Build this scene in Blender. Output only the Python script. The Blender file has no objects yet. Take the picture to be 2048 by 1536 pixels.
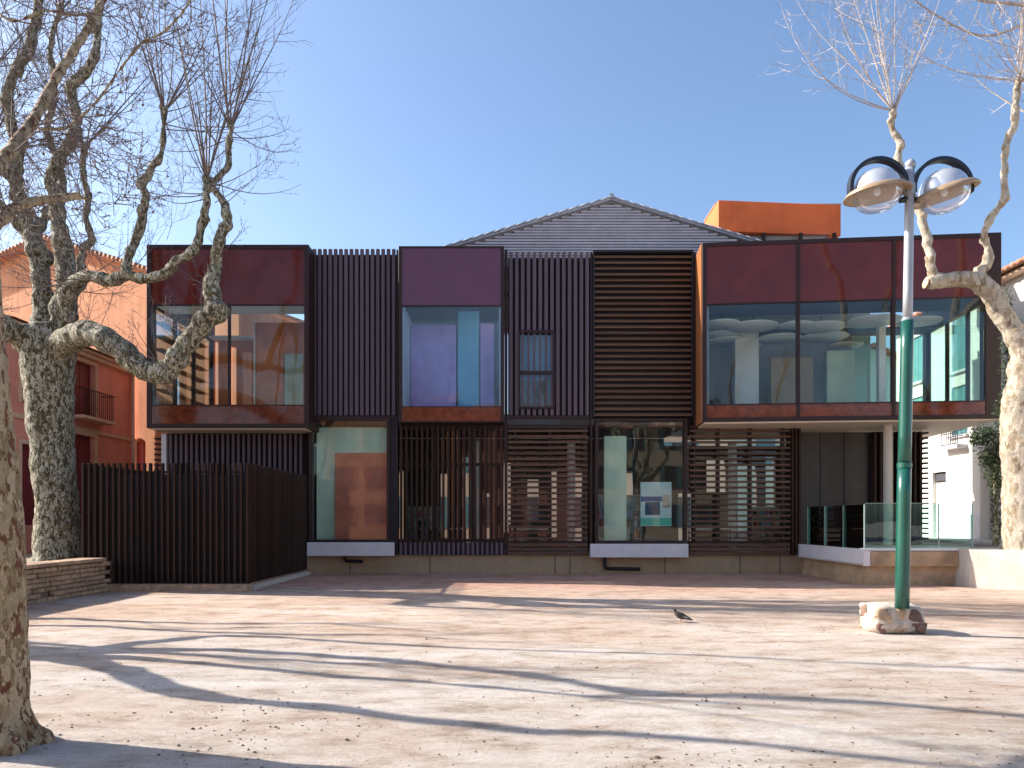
import bpy, bmesh, math, random
from mathutils import Vector, Matrix, noise as mnoise
R = math.radians
scene = bpy.context.scene
C = scene.collection
F_PX, CX, HY, EYE = 1500.0, 1024.0, 1040.0, 1.65      # focal length, centre and horizon of the photograph (2048 px wide)

# ------------------------------------------------------------------ camera, sky, sun, exposure
cam_d = bpy.data.cameras.new('camera')
cam = bpy.data.objects.new('camera', cam_d); C.objects.link(cam)
cam.location = (0, 0, EYE); cam.rotation_euler = (R(90), 0, 0)
cam_d.sensor_width = 36; cam_d.lens = 36 * F_PX / 2048
cam_d.shift_y = (HY - 768) / 2048
cam_d.clip_end = 2000; cam_d.clip_start = 0.05
scene.camera = cam

SUN_EL, SUN_BEHIND = R(30), R(14)                     # sun on the left, a little behind the building
to_sun = Vector((-math.cos(SUN_BEHIND) * math.cos(SUN_EL), math.sin(SUN_BEHIND) * math.cos(SUN_EL), math.sin(SUN_EL)))
w = bpy.data.worlds.new('World'); scene.world = w; w.use_nodes = True
nt = w.node_tree; nt.nodes.clear()
sky = nt.nodes.new('ShaderNodeTexSky'); sky.sky_type = 'NISHITA'; sky.sun_disc = False
sky.sun_elevation = SUN_EL
sky.sun_rotation = math.atan2(to_sun.x, to_sun.y)
sky.altitude = 50; sky.air_density = 1.0; sky.dust_density = 1.9; sky.ozone_density = 3.4
bg = nt.nodes.new('ShaderNodeBackground'); bg.inputs['Strength'].default_value = 0.126
wo = nt.nodes.new('ShaderNodeOutputWorld')
nt.links.new(sky.outputs[0], bg.inputs[0]); nt.links.new(bg.outputs[0], wo.inputs[0])
sl = bpy.data.lights.new('sun', 'SUN'); sl.energy = 5.0; sl.angle = R(0.5); sl.color = (1.0, 0.93, 0.84)
so = bpy.data.objects.new('sun', sl); C.objects.link(so)
so.rotation_euler = to_sun.to_track_quat('Z', 'Y').to_euler()
scene.view_settings.view_transform = 'Standard'; scene.view_settings.look = 'None'
scene.view_settings.exposure = 1.06; scene.view_settings.gamma = 1.0
scene.view_settings.use_curve_mapping = False
scene.render.engine = 'CYCLES'
scene.cycles.max_bounces = 8; scene.cycles.transparent_max_bounces = 16
scene.cycles.diffuse_bounces = 4; scene.cycles.glossy_bounces = 4

# ------------------------------------------------------------------ helpers
def px2x(px, Y): return (px - CX) / F_PX * Y
def py2z(py, Y): return EYE - (py - HY) / F_PX * Y
def at(px, py, Y): return Vector((px2x(px, Y), Y, py2z(py, Y)))
def gnd(px, py, z=0.0):
    Y = F_PX * (EYE - z) / (py - HY); return Vector((px2x(px, Y), Y, z))

def worg(p):
    v = Vector((0, 0, 0))
    while p is not None: v = v + p.location; p = p.parent
    return v
def link(name, me, parent=None, loc=(0, 0, 0)):
    o = bpy.data.objects.new(name, me); C.objects.link(o)
    o.parent = parent; o.location = loc
    return o
def tag(o, label=None, cat=None, group=None, kind=None):
    if label: o['label'] = label
    if cat: o['category'] = cat
    if group: o['group'] = group
    if kind: o['kind'] = kind
    return o
def thing(name, label, cat, loc=(0, 0, 0), group=None, rz=0):
    o = bpy.data.objects.new(name, None); C.objects.link(o); o.empty_display_size = 0.3
    o.location = loc; o.rotation_euler = (0, 0, rz)
    return tag(o, label, cat, group)
_cache = {}
def box_mesh(dx, dy, dz, m, bev):
    key = (round(dx, 4), round(dy, 4), round(dz, 4), m.name, bev)
    if key in _cache: return _cache[key]
    bm = bmesh.new(); bmesh.ops.create_cube(bm, size=1)
    bmesh.ops.scale(bm, vec=(dx, dy, dz), verts=bm.verts)
    if bev: bmesh.ops.bevel(bm, geom=bm.edges[:], offset=min(bev, 0.3 * min(dx, dy, dz)), segments=1, affect='EDGES')
    me = bpy.data.meshes.new('box'); bm.to_mesh(me); bm.free(); me.materials.append(m)
    _cache[key] = me
    return me
def box(name, x0, x1, y0, y1, z0, z1, m, parent=None, bev=0.0, local=False):
    x0, x1 = min(x0, x1), max(x0, x1); y0, y1 = min(y0, y1), max(y0, y1); z0, z1 = min(z0, z1), max(z0, z1)
    c = Vector(((x0 + x1) / 2, (y0 + y1) / 2, (z0 + z1) / 2))
    if not local: c = c - worg(parent)
    return link(name, box_mesh(x1 - x0, y1 - y0, z1 - z0, m, bev), parent, c)
def boxes(name, lst, m, parent=None, bev=0.0, local=False):
    """several abutting boxes that make up one part"""
    bm = bmesh.new()
    o = Vector((0, 0, 0)) if (local or parent is None) else worg(parent)
    for (x0, x1, y0, y1, z0, z1) in lst:
        r = bmesh.ops.create_cube(bm, size=1)
        bmesh.ops.scale(bm, vec=(abs(x1 - x0), abs(y1 - y0), abs(z1 - z0)), verts=r['verts'])
        bmesh.ops.translate(bm, vec=Vector(((x0 + x1) / 2, (y0 + y1) / 2, (z0 + z1) / 2)) - o, verts=r['verts'])
    if bev: bmesh.ops.bevel(bm, geom=bm.edges[:], offset=bev, segments=1, affect='EDGES')
    me = bpy.data.meshes.new(name); bm.to_mesh(me); bm.free(); me.materials.append(m)
    return link(name, me, parent)
def mesh(name, V, Fc, m, parent=None, smooth=False, local=False, sharp=None):
    o = Vector((0, 0, 0)) if (local or parent is None) else worg(parent)
    me = bpy.data.meshes.new(name)
    me.from_pydata([tuple(Vector(v) - o) for v in V] if o.length else [tuple(v) for v in V], [], Fc); me.update()
    me.materials.append(m)
    if smooth: me.polygons.foreach_set('use_smooth', [True] * len(me.polygons))
    return link(name, me, parent)
def prism(name, poly, z0, z1, m, parent=None, bev=0):
    bm = bmesh.new(); o = worg(parent) if parent else Vector((0, 0, 0))
    a = [bm.verts.new(Vector((x, y, z0)) - o) for x, y in poly]; b = [bm.verts.new(Vector((x, y, z1)) - o) for x, y in poly]
    bm.faces.new(a[::-1]); bm.faces.new(b)
    n = len(poly)
    for i in range(n): bm.faces.new((a[i], a[(i + 1) % n], b[(i + 1) % n], b[i]))
    bmesh.ops.recalc_face_normals(bm, faces=bm.faces)
    if bev: bmesh.ops.bevel(bm, geom=bm.edges[:], offset=bev, segments=2, affect='EDGES')
    me = bpy.data.meshes.new(name); bm.to_mesh(me); bm.free(); me.materials.append(m)
    return link(name, me, parent)
def lathe(name, prof, m, parent=None, loc=(0, 0, 0), n=32, rot=(0, 0, 0)):
    V, Fc = [], []
    for r, z in prof:
        for k in range(n): V.append((r * math.cos(2 * math.pi * k / n), r * math.sin(2 * math.pi * k / n), z))
    for i in range(len(prof) - 1):
        for k in range(n):
            a = i * n + k; b = i * n + (k + 1) % n
            Fc.append((a, b, b + n, a + n))
    ob = mesh(name, V, Fc, m, parent, smooth=True, local=True)
    ob.location = Vector(loc) - (worg(parent) if parent else Vector()); ob.rotation_euler = rot
    return ob
def tube(V, Fc, pts, rad, n=6, twist=0.0):
    pts = [Vector(p) for p in pts]
    base = len(V); t0 = (pts[1] - pts[0]).normalized()
    up = Vector((0, 0, 1)) if abs(t0.z) < .9 else Vector((1, 0, 0))
    nrm = t0.cross(up).normalized()
    for i, p in enumerate(pts):
        t = (pts[min(i + 1, len(pts) - 1)] - pts[max(i - 1, 0)])
        t = t.normalized() if t.length > 1e-9 else t0
        nrm = (nrm - t * nrm.dot(t)); nrm = nrm.normalized() if nrm.length > 1e-6 else t.orthogonal().normalized()
        b = t.cross(nrm)
        r = rad[i]
        for k in range(n):
            a = 2 * math.pi * k / n
            V.append(p + (nrm * math.cos(a) + b * math.sin(a)) * r)
    for i in range(len(pts) - 1):
        for k in range(n):
            a = base + i * n + k; b2 = base + i * n + (k + 1) % n
            Fc.append((a, b2, b2 + n, a + n))
    Fc.append(tuple(base + k for k in range(n))[::-1]); e = base + (len(pts) - 1) * n
    Fc.append(tuple(e + k for k in range(n)))
def spline(pts, rad, sub=5):
    P = [Vector(p) for p in pts]; out, ro = [], []
    for i in range(len(P) - 1):
        p0, p1, p2, p3 = P[max(i - 1, 0)], P[i], P[i + 1], P[min(i + 2, len(P) - 1)]
        for s in range(sub):
            t = s / sub
            out.append(0.5 * ((2 * p1) + (p2 - p0) * t + (2 * p0 - 5 * p1 + 4 * p2 - p3) * t * t + (3 * p1 - p0 - 3 * p2 + p3) * t ** 3))
            ro.append(rad[i] * (1 - t) + rad[i + 1] * t)
    out.append(P[-1]); ro.append(rad[-1])
    return out, ro

# ------------------------------------------------------------------ materials
def new_mat(name):
    m = bpy.data.materials.new(name); m.use_nodes = True
    n = m.node_tree; b = n.nodes['Principled BSDF']
    return m, n, b
def lk(n, a, b): n.links.new(a, b)
def nd(n, t, **kw):
    x = n.nodes.new(t)
    for k, v in kw.items():
        if hasattr(x, k): setattr(x, k, v)
        else: x.inputs[k].default_value = v
    return x
def ramp(n, fac, stops):
    r = n.nodes.new('ShaderNodeValToRGB'); lk(n, fac, r.inputs[0])
    el = r.color_ramp.elements
    while len(el) < len(stops): el.new(0.5)
    for e, (p, c) in zip(el, stops):
        e.position = p; e.color = (*c, 1) if len(c) == 3 else c
    return r
def mapped(n, scale=(1, 1, 1), coord='Position'):
    if coord == 'Position': g = n.nodes.new('ShaderNodeNewGeometry').outputs['Position']
    else: g = n.nodes.new('ShaderNodeTexCoord').outputs[coord]
    mp = n.nodes.new('ShaderNodeMapping'); mp.inputs['Scale'].default_value = scale
    lk(n, g, mp.inputs[0]); return mp.outputs[0]
def plain(name, col, rough=0.6, metal=0.0, var=0.15, scale=3.0, bump=0.0, bscale=60, spec=0.5, coat=0.0, rnd=0.0, stretch=(1, 1, 1)):
    m, n, b = new_mat(name)
    v = mapped(n, stretch)
    ns = nd(n, 'ShaderNodeTexNoise', Scale=scale, Detail=8.0, Roughness=0.6); lk(n, v, ns.inputs['Vector'])
    lo = tuple(c * (1 - var) for c in col); hi = tuple(min(1, c * (1 + var)) for c in col)
    rp = ramp(n, ns.outputs[0], [(0.3, lo), (0.7, hi)])
    out = rp.outputs[0]
    if rnd:
        oi = n.nodes.new('ShaderNodeObjectInfo')
        mr = nd(n, 'ShaderNodeMapRange'); mr.inputs[3].default_value = 1 - rnd; mr.inputs[4].default_value = 1 + rnd
        lk(n, oi.outputs['Random'], mr.inputs[0])
        hs = n.nodes.new('ShaderNodeHueSaturation'); lk(n, mr.outputs[0], hs.inputs['Value']); lk(n, out, hs.inputs['Color'])
        out = hs.outputs[0]
    lk(n, out, b.inputs['Base Color'])
    rr = nd(n, 'ShaderNodeMapRange'); rr.inputs[3].default_value = max(0.02, rough * 0.8); rr.inputs[4].default_value = min(1, rough * 1.2)
    lk(n, ns.outputs[0], rr.inputs[0]); lk(n, rr.outputs[0], b.inputs['Roughness'])
    b.inputs['Metallic'].default_value = metal
    b.inputs['Specular IOR Level'].default_value = spec
    b.inputs['Coat Weight'].default_value = coat; b.inputs['Coat Roughness'].default_value = 0.04
    if bump:
        n2 = nd(n, 'ShaderNodeTexNoise', Scale=bscale, Detail=6.0); lk(n, v, n2.inputs['Vector'])
        bp = nd(n, 'ShaderNodeBump', Strength=bump, Distance=0.02); lk(n, n2.outputs[0], bp.inputs['Height'])
        lk(n, bp.outputs[0], b.inputs['Normal'])
    return m
def glass(name, tint=(0.86, 0.95, 0.93), ior=1.5, gain=1.0):
    m = bpy.data.materials.new(name); m.use_nodes = True; n = m.node_tree; n.nodes.clear()
    o = n.nodes.new('ShaderNodeOutputMaterial'); mx = n.nodes.new('ShaderNodeMixShader')
    t = n.nodes.new('ShaderNodeBsdfTransparent'); t.inputs[0].default_value = (*tint, 1)
    g = n.nodes.new('ShaderNodeBsdfGlossy'); g.inputs['Roughness'].default_value = 0.0; g.inputs[0].default_value = (0.95, 0.97, 1, 1)
    f = n.nodes.new('ShaderNodeFresnel'); f.inputs[0].default_value = ior
    v = mapped(n); ns = nd(n, 'ShaderNodeTexNoise', Scale=0.9, Detail=2.0); lk(n, v, ns.inputs['Vector'])
    bp = nd(n, 'ShaderNodeBump', Strength=0.06, Distance=0.05); lk(n, ns.outputs[0], bp.inputs['Height']); lk(n, bp.outputs[0], g.inputs['Normal'])
    ma = n.nodes.new('ShaderNodeMath'); ma.operation = 'MULTIPLY'; ma.inputs[1].default_value = gain; ma.use_clamp = True
    lk(n, f.outputs[0], ma.inputs[0]); lk(n, ma.outputs[0], mx.inputs[0]); lk(n, t.outputs[0], mx.inputs[1]); lk(n, g.outputs[0], mx.inputs[2])
    lk(n, mx.outputs[0], o.inputs[0]); return m
def render_wall(name, col, col2, stain=0.5):
    """lime render: broad weathering patches, drip streaks, fine grain"""
    m, n, b = new_mat(name); v = mapped(n)
    a = nd(n, 'ShaderNodeTexNoise', Scale=0.7, Detail=8.0, Roughness=0.65); lk(n, v, a.inputs['Vector'])
    st = nd(n, 'ShaderNodeTexNoise', Scale=1.0, Detail=6.0); lk(n, mapped(n, (6, 6, 0.5)), st.inputs['Vector'])
    mx = nd(n, 'ShaderNodeMix', data_type='FLOAT'); mx.inputs[0].default_value = stain * 0.5
    lk(n, a.outputs[0], mx.inputs[2]); lk(n, st.outputs[0], mx.inputs[3])
    rp = ramp(n, mx.outputs[0], [(0.33, col2), (0.52, col), (0.72, tuple(min(1, c * 1.12) for c in col))])
    lk(n, rp.outputs[0], b.inputs['Base Color']); b.inputs['Roughness'].default_value = 0.9
    g = nd(n, 'ShaderNodeTexNoise', Scale=45.0, Detail=5.0); lk(n, v, g.inputs['Vector'])
    bp = nd(n, 'ShaderNodeBump', Strength=0.35, Distance=0.01); lk(n, g.outputs[0], bp.inputs['Height']); lk(n, bp.outputs[0], b.inputs['Normal'])
    return m
def bark(name, pale=(0.52, 0.46, 0.36), mid=(0.24, 0.21, 0.13), dark=(0.10, 0.075, 0.045), sc=1.0, cut=0.0):
    """plane bark: plates flaking off over pale under-bark"""
    m, n, b = new_mat(name)
    v = mapped(n, (1, 1, 0.45))
    wn = nd(n, 'ShaderNodeTexNoise', Scale=6.0 * sc, Detail=3.0); lk(n, v, wn.inputs['Vector'])
    vm = n.nodes.new('ShaderNodeVectorMath'); vm.operation = 'MULTIPLY_ADD'
    lk(n, wn.outputs['Color'], vm.inputs[0]); vm.inputs[1].default_value = (0.16, 0.16, 0.16); lk(n, v, vm.inputs[2])
    a = nd(n, 'ShaderNodeTexVoronoi', Scale=8.0 * sc); lk(n, vm.outputs[0], a.inputs['Vector'])
    big = nd(n, 'ShaderNodeTexNoise', Scale=3.0 * sc, Detail=7.0, Roughness=0.7); lk(n, v, big.inputs['Vector'])
    sep = n.nodes.new('ShaderNodeSeparateColor'); lk(n, a.outputs['Color'], sep.inputs[0])
    mx = nd(n, 'ShaderNodeMix', data_type='FLOAT'); mx.inputs[0].default_value = 0.55
    lk(n, sep.outputs[0], mx.inputs[2]); lk(n, big.outputs[0], mx.inputs[3])
    c = cut
    rp = ramp(n, mx.outputs[0], [(0.30 + c, dark), (0.335 + c, mid), (0.42 + c, tuple(x * 1.25 for x in mid)), (0.445 + c, tuple((x + y) / 2 for x, y in zip(pale, mid))), (0.52 + c, tuple((2 * x + y) / 3 for x, y in zip(pale, mid))), (0.55 + c, pale)])
    fine = nd(n, 'ShaderNodeTexNoise', Scale=38.0 * sc, Detail=6.0, Roughness=0.7); lk(n, v, fine.inputs['Vector'])
    mm = nd(n, 'ShaderNodeMix', data_type='RGBA', blend_type='MULTIPLY'); mm.inputs[0].default_value = 0.75
    fr = ramp(n, fine.outputs[0], [(0.35, (0.5, 0.47, 0.42)), (0.6, (1, 1, 1))])
    lk(n, rp.outputs[0], mm.inputs[6]); lk(n, fr.outputs[0], mm.inputs[7]); lk(n, mm.outputs[2], b.inputs['Base Color'])
    b.inputs['Roughness'].default_value = 0.85
    ad = n.nodes.new('ShaderNodeMath'); ad.operation = 'ADD'; lk(n, mx.outputs[0], ad.inputs[0]); lk(n, fine.outputs[0], ad.inputs[1])
    bp = nd(n, 'ShaderNodeBump', Strength=1.0, Distance=0.035); lk(n, ad.outputs[0], bp.inputs['Height']); lk(n, bp.outputs[0], b.inputs['Normal'])
    return m
def ground_mat():
    m, n, b = new_mat('packed_sand'); v = mapped(n)
    big = nd(n, 'ShaderNodeTexNoise', Scale=0.32, Detail=9.0, Roughness=0.62); lk(n, mapped(n, (0.55, 1.6, 1)), big.inputs['Vector'])
    mid = nd(n, 'ShaderNodeTexNoise', Scale=2.3, Detail=10.0, Roughness=0.72); lk(n, mapped(n, (0.7, 1.3, 1)), mid.inputs['Vector'])
    trk = nd(n, 'ShaderNodeTexNoise', Scale=1.1, Detail=12.0, Roughness=0.78, Distortion=0.6); lk(n, mapped(n, (0.35, 2.2, 1)), trk.inputs['Vector'])
    grit = nd(n, 'ShaderNodeTexNoise', Scale=26.0, Detail=12.0, Roughness=0.88); lk(n, v, grit.inputs['Vector'])
    r1 = ramp(n, big.outputs[0], [(0.36, (0.57, 0.47, 0.40)), (0.5, (0.63, 0.565, 0.51)), (0.66, (0.69, 0.65, 0.62))])
    r2 = ramp(n, mid.outputs[0], [(0.36, (0.52, 0.45, 0.40)), (0.45, (0.84, 0.79, 0.74)), (0.54, (1, 1, 1)), (0.66, (1.07, 1.08, 1.10))])
    r3 = ramp(n, grit.outputs[0], [(0.36, (0.42, 0.36, 0.31)), (0.45, (0.86, 0.84, 0.81)), (0.56, (1, 1, 1)), (0.68, (1.12, 1.12, 1.12))])
    m1 = nd(n, 'ShaderNodeMix', data_type='RGBA', blend_type='MULTIPLY'); m1.inputs[0].default_value = 0.8
    lk(n, r1.outputs[0], m1.inputs[6]); lk(n, r2.outputs[0], m1.inputs[7])
    m2 = nd(n, 'ShaderNodeMix', data_type='RGBA', blend_type='MULTIPLY'); m2.inputs[0].default_value = 0.8
    lk(n, m1.outputs[2], m2.inputs[6]); lk(n, r3.outputs[0], m2.inputs[7])
    rt_ = ramp(n, trk.outputs[0], [(0.35, (0.72, 0.66, 0.60)), (0.46, (0.96, 0.94, 0.92)), (0.58, (1, 1, 1)), (0.68, (1.08, 1.10, 1.13))])
    m4 = nd(n, 'ShaderNodeMix', data_type='RGBA', blend_type='MULTIPLY'); m4.inputs[0].default_value = 0.85
    lk(n, m2.outputs[2], m4.inputs[6]); lk(n, rt_.outputs[0], m4.inputs[7]); m2 = m4
    # warmer sand in the middle distance
    spw = n.nodes.new('ShaderNodeSeparateXYZ'); lk(n, v, spw.inputs[0])
    mw = nd(n, 'ShaderNodeMapRange', interpolation_type='SMOOTHSTEP'); mw.inputs[1].default_value = 7.5; mw.inputs[2].default_value = 14.0; lk(n, spw.outputs[1], mw.inputs[0])
    m5 = nd(n, 'ShaderNodeMix', data_type='RGBA', blend_type='MULTIPLY'); lk(n, mw.outputs[0], m5.inputs[0]); lk(n, m2.outputs[2], m5.inputs[6]); m5.inputs[7].default_value = (1.05, .93, .84, 1); m2 = m5
    # redder, darker earth along the foot of the building
    sp = n.nodes.new('ShaderNodeSeparateXYZ'); lk(n, v, sp.inputs[0])
    mr = nd(n, 'ShaderNodeMapRange', interpolation_type='SMOOTHSTEP'); mr.inputs[1].default_value = 15.5; mr.inputs[2].default_value = 20.5
    wob = n.nodes.new('ShaderNodeMath'); wob.operation = 'MULTIPLY_ADD'; lk(n, big.outputs[0], wob.inputs[0]); wob.inputs[1].default_value = 7.0; wob.inputs[2].default_value = -3.5
    ay = n.nodes.new('ShaderNodeMath'); ay.operation = 'ADD'; lk(n, sp.outputs[1], ay.inputs[0]); lk(n, wob.outputs[0], ay.inputs[1]); lk(n, ay.outputs[0], mr.inputs[0])
    m3 = nd(n, 'ShaderNodeMix', data_type='RGBA', blend_type='MULTIPLY'); lk(n, mr.outputs[0], m3.inputs[0])
    lk(n, m2.outputs[2], m3.inputs[6]); m3.inputs[7].default_value = (0.90, 0.68, 0.64, 1)
    lk(n, m3.outputs[2], b.inputs['Base Color']); b.inputs['Roughness'].default_value = 0.95
    b.inputs['Specular IOR Level'].default_value = 0.2
    ad = n.nodes.new('ShaderNodeMath'); ad.operation = 'MULTIPLY_ADD'; lk(n, mid.outputs[0], ad.inputs[0]); ad.inputs[1].default_value = 2.5; lk(n, grit.outputs[0], ad.inputs[2])
    bp = nd(n, 'ShaderNodeBump', Strength=0.8, Distance=0.04); lk(n, ad.outputs[0], bp.inputs['Height']); lk(n, bp.outputs[0], b.inputs['Normal'])
    return m

M = {}
M['ground'] = ground_mat()
M['earth'] = plain('raised_earth', (0.33, 0.25, 0.18), 0.95, var=0.3, bump=0.5)
M['asphalt'] = plain('street_surface', (0.16, 0.14, 0.14), 0.9, var=0.2, bump=0.3)
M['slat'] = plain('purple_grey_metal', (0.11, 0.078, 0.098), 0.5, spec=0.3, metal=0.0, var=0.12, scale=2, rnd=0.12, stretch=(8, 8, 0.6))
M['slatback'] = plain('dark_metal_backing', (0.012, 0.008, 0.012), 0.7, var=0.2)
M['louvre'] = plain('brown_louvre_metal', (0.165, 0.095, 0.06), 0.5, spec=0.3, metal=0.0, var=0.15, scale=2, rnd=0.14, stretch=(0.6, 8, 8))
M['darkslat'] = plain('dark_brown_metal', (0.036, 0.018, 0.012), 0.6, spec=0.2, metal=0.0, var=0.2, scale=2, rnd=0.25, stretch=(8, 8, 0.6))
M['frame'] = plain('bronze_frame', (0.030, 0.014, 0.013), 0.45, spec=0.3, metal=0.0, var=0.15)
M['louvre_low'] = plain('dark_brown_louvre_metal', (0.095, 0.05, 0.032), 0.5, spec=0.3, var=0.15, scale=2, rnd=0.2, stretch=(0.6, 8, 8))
M['fascia'] = plain('burgundy_panel', (0.115, 0.018, 0.013), 0.08, metal=0.0, var=0.22, scale=1.3, coat=0.0, spec=0.42)
M['fascia_mid'] = plain('plum_panel', (0.12, 0.038, 0.078), 0.25, var=0.08, scale=1.3, spec=0.5)
M['apron'] = plain('rust_panel', (0.15, 0.035, 0.016), 0.10, var=0.45, scale=5, coat=0.0, spec=0.5)
M['soffit'] = plain('cream_soffit', (0.62, 0.50, 0.38), 0.7, var=0.06)
M['rustside'] = plain('orange_brown_side', (0.42, 0.16, 0.06), 0.3, var=0.1)
M['glass'] = glass('window_glass', (0.94, 0.985, 0.975), 1.5, 0.7)
M['glass_blue'] = glass('coated_glass', (0.82, 0.92, 0.98), 1.5, 0.9)
M['glass_rail'] = glass('railing_glass', (0.72, 0.90, 0.86), 1.5, 1.0)
M['glass_edge'] = plain('glass_edge', (0.36, 0.48, 0.44), 0.2, var=0.05)
M['white'] = plain('white_paint', (0.78, 0.78, 0.78), 0.6, var=0.05)
M['sill'] = plain('pale_concrete', (0.62, 0.60, 0.62), 0.7, var=0.07, bump=0.1)
M['plinth'] = plain('beige_plinth', (0.36, 0.255, 0.155), 0.85, var=0.15, bump=0.2)
M['gable'] = plain('grey_gable_boards', (0.42, 0.40, 0.43), 0.5, var=0.12, rnd=0.1)
M['gable_back'] = plain('grey_gable_backing', (0.13, 0.12, 0.14), 0.7, var=0.1)
M['slate'] = plain('grey_blue_tiles', (0.34, 0.37, 0.43), 0.6, var=0.25, scale=6, rnd=0.15)
M['tile'] = plain('terracotta_tiles', (0.42, 0.20, 0.12), 0.8, var=0.3, scale=7, rnd=0.15)
M['orange_box'] = render_wall('orange_roof_render', (0.78, 0.17, 0.05), (0.62, 0.13, 0.035), 0.3)
M['intwall'] = plain('interior_white', (0.66, 0.66, 0.66), 0.8, var=0.04)
M['paleblue'] = plain('pale_blue_blind', (.62, .72, .86), .8, var=.05)
M['bay_ceiling'] = plain('slate_blue_ceiling', (.10, .13, .20), .8, var=.1)
M['bay_wall'] = plain('grey_blue_wall', (.30, .33, .40), .8, var=.25, scale=.8)
M['glass_green'] = glass('green_tinted_glass', (.80, .94, .88), 1.5, .7)
M['intfloor'] = plain('interior_floor', (0.25, 0.23, 0.22), 0.5, var=0.1)
M['intdark'] = plain('interior_dark', (0.05, 0.05, 0.06), 0.8, var=0.1)
M['rearwall'] = plain('dark_brown_rear_wall', (0.07, 0.045, 0.035), 0.8, var=0.2)
M['green_wall'] = plain('pale_green_interior', (0.60, 0.74, 0.60), 0.8, var=0.12, scale=1.5)
M['red_panel'] = plain('red_interior_panel', (0.60, 0.19, 0.12), 0.7, var=0.3, scale=1.2)
M['brown_wall'] = plain('brown_interior_wall', (0.50, 0.15, 0.055), 0.7, var=0.3, scale=1.5)
M['orange_house'] = render_wall('orange_render', (0.66, 0.31, 0.16), (0.48, 0.20, 0.10), 1.0)
M['pink_house'] = render_wall('salmon_render', (0.68, 0.28, 0.21), (0.52, 0.19, 0.14))
M['white_house'] = render_wall('white_render', (0.74, 0.72, 0.67), (0.62, 0.60, 0.55))
M['green_house'] = render_wall('pale_green_render', (0.50, 0.58, 0.46), (0.40, 0.46, 0.36))
M['cream_house'] = render_wall('cream_render', (0.66, 0.56, 0.40), (0.55, 0.45, 0.32))
M['shutter_red'] = plain('burgundy_shutters', (0.17, 0.02, 0.03), 0.5, var=0.15)
M['shutter_teal'] = plain('teal_shutters', (0.08, 0.22, 0.24), 0.5, var=0.15)
M['trim'] = plain('stone_trim', (0.60, 0.42, 0.30), 0.8, var=0.15)
M['iron'] = plain('dark_iron', (0.02, 0.02, 0.025), 0.45, metal=0.5)
M['bark_near'] = bark('plane_bark_near', pale=(0.80, 0.62, 0.40), mid=(0.42, 0.31, 0.16), dark=(0.26, 0.10, 0.05), sc=3.0, cut=0.05)
M['bark_big'] = bark('plane_bark_mottled', pale=(0.66, 0.62, 0.50), mid=(0.21, 0.185, 0.09), dark=(0.085, 0.07, 0.035), sc=3.2, cut=0.10)
M['bark_pale'] = bark('plane_bark_pale', pale=(0.58, 0.51, 0.41), mid=(0.34, 0.27, 0.18), dark=(0.20, 0.12, 0.07), sc=1.5, cut=-0.05)
M['twig'] = plain('twig_bark', (0.15, 0.115, 0.10), 0.8, var=0.4, scale=4)
M['twig_sunlit'] = plain('sunlit_twig_bark', (0.40, 0.34, 0.30), 0.8, var=0.4, scale=4)  # paler twig copy for the right tree, sunlight put into the colour
M['wallstone'] = plain('old_brick', (0.40, 0.26, 0.16), 0.9, var=0.35, scale=9, bump=0.6, bscale=50, rnd=0.22)
M['mortar'] = plain('mortar', (0.20, 0.15, 0.11), 0.95, var=0.2, bump=0.4)
M['conc'] = plain('weathered_concrete', (0.52, 0.47, 0.41), 0.9, var=0.16, scale=2.5, bump=0.3, stretch=(1, 1, 0.4))
M['conc_brown'] = plain('stained_concrete', (0.40, 0.28, 0.17), 0.9, var=0.35, scale=2.2, bump=0.3)
M['polegreen'] = plain('green_paint', (0.008, 0.085, 0.062), 0.3, var=0.15, coat=0.3)
M['polegrey'] = plain('galvanised_pole', (0.36, 0.38, 0.41), 0.5, metal=0.3, var=0.12)
M['chrome'] = plain('polished_dome', (0.72, 0.73, 0.75), 0.28, metal=0.6, var=0.06)
M['dish'] = plain('tan_dish', (0.34, 0.24, 0.15), 0.4, metal=0.0, var=0.2)
M['hoop'] = plain('black_hoop', (0.012, 0.014, 0.022), 0.4, var=0.2)
M['bowl'] = glass('clear_bowl', (0.90, 0.91, 0.93), 1.35, 0.45)
n_ = M['bowl'].node_tree; mo_ = n_.nodes['Material Output']; ms_ = n_.nodes.new('ShaderNodeMixShader'); ms_.inputs[0].default_value = .16
lk(n_, mo_.inputs[0].links[0].from_socket, ms_.inputs[1]); df_ = n_.nodes.new('ShaderNodeBsdfDiffuse'); df_.inputs[0].default_value = (.8, .8, .82, 1); lk(n_, df_.outputs[0], ms_.inputs[2]); lk(n_, ms_.outputs[0], mo_.inputs[0])
M['pigeon'] = plain('dark_feathers', (0.045, 0.035, 0.032), 0.6, var=0.35, scale=40)
M['leaf'] = plain('evergreen_leaves', (0.035, 0.055, 0.018), 0.5, var=0.45, scale=5)
M['litter'] = plain('dry_leaf_litter', (0.09, 0.055, 0.03), 0.9, var=0.4, scale=20)
M['pebble'] = plain('pebbles', (0.32, 0.27, 0.22), 0.9, var=0.35, scale=20)

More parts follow.
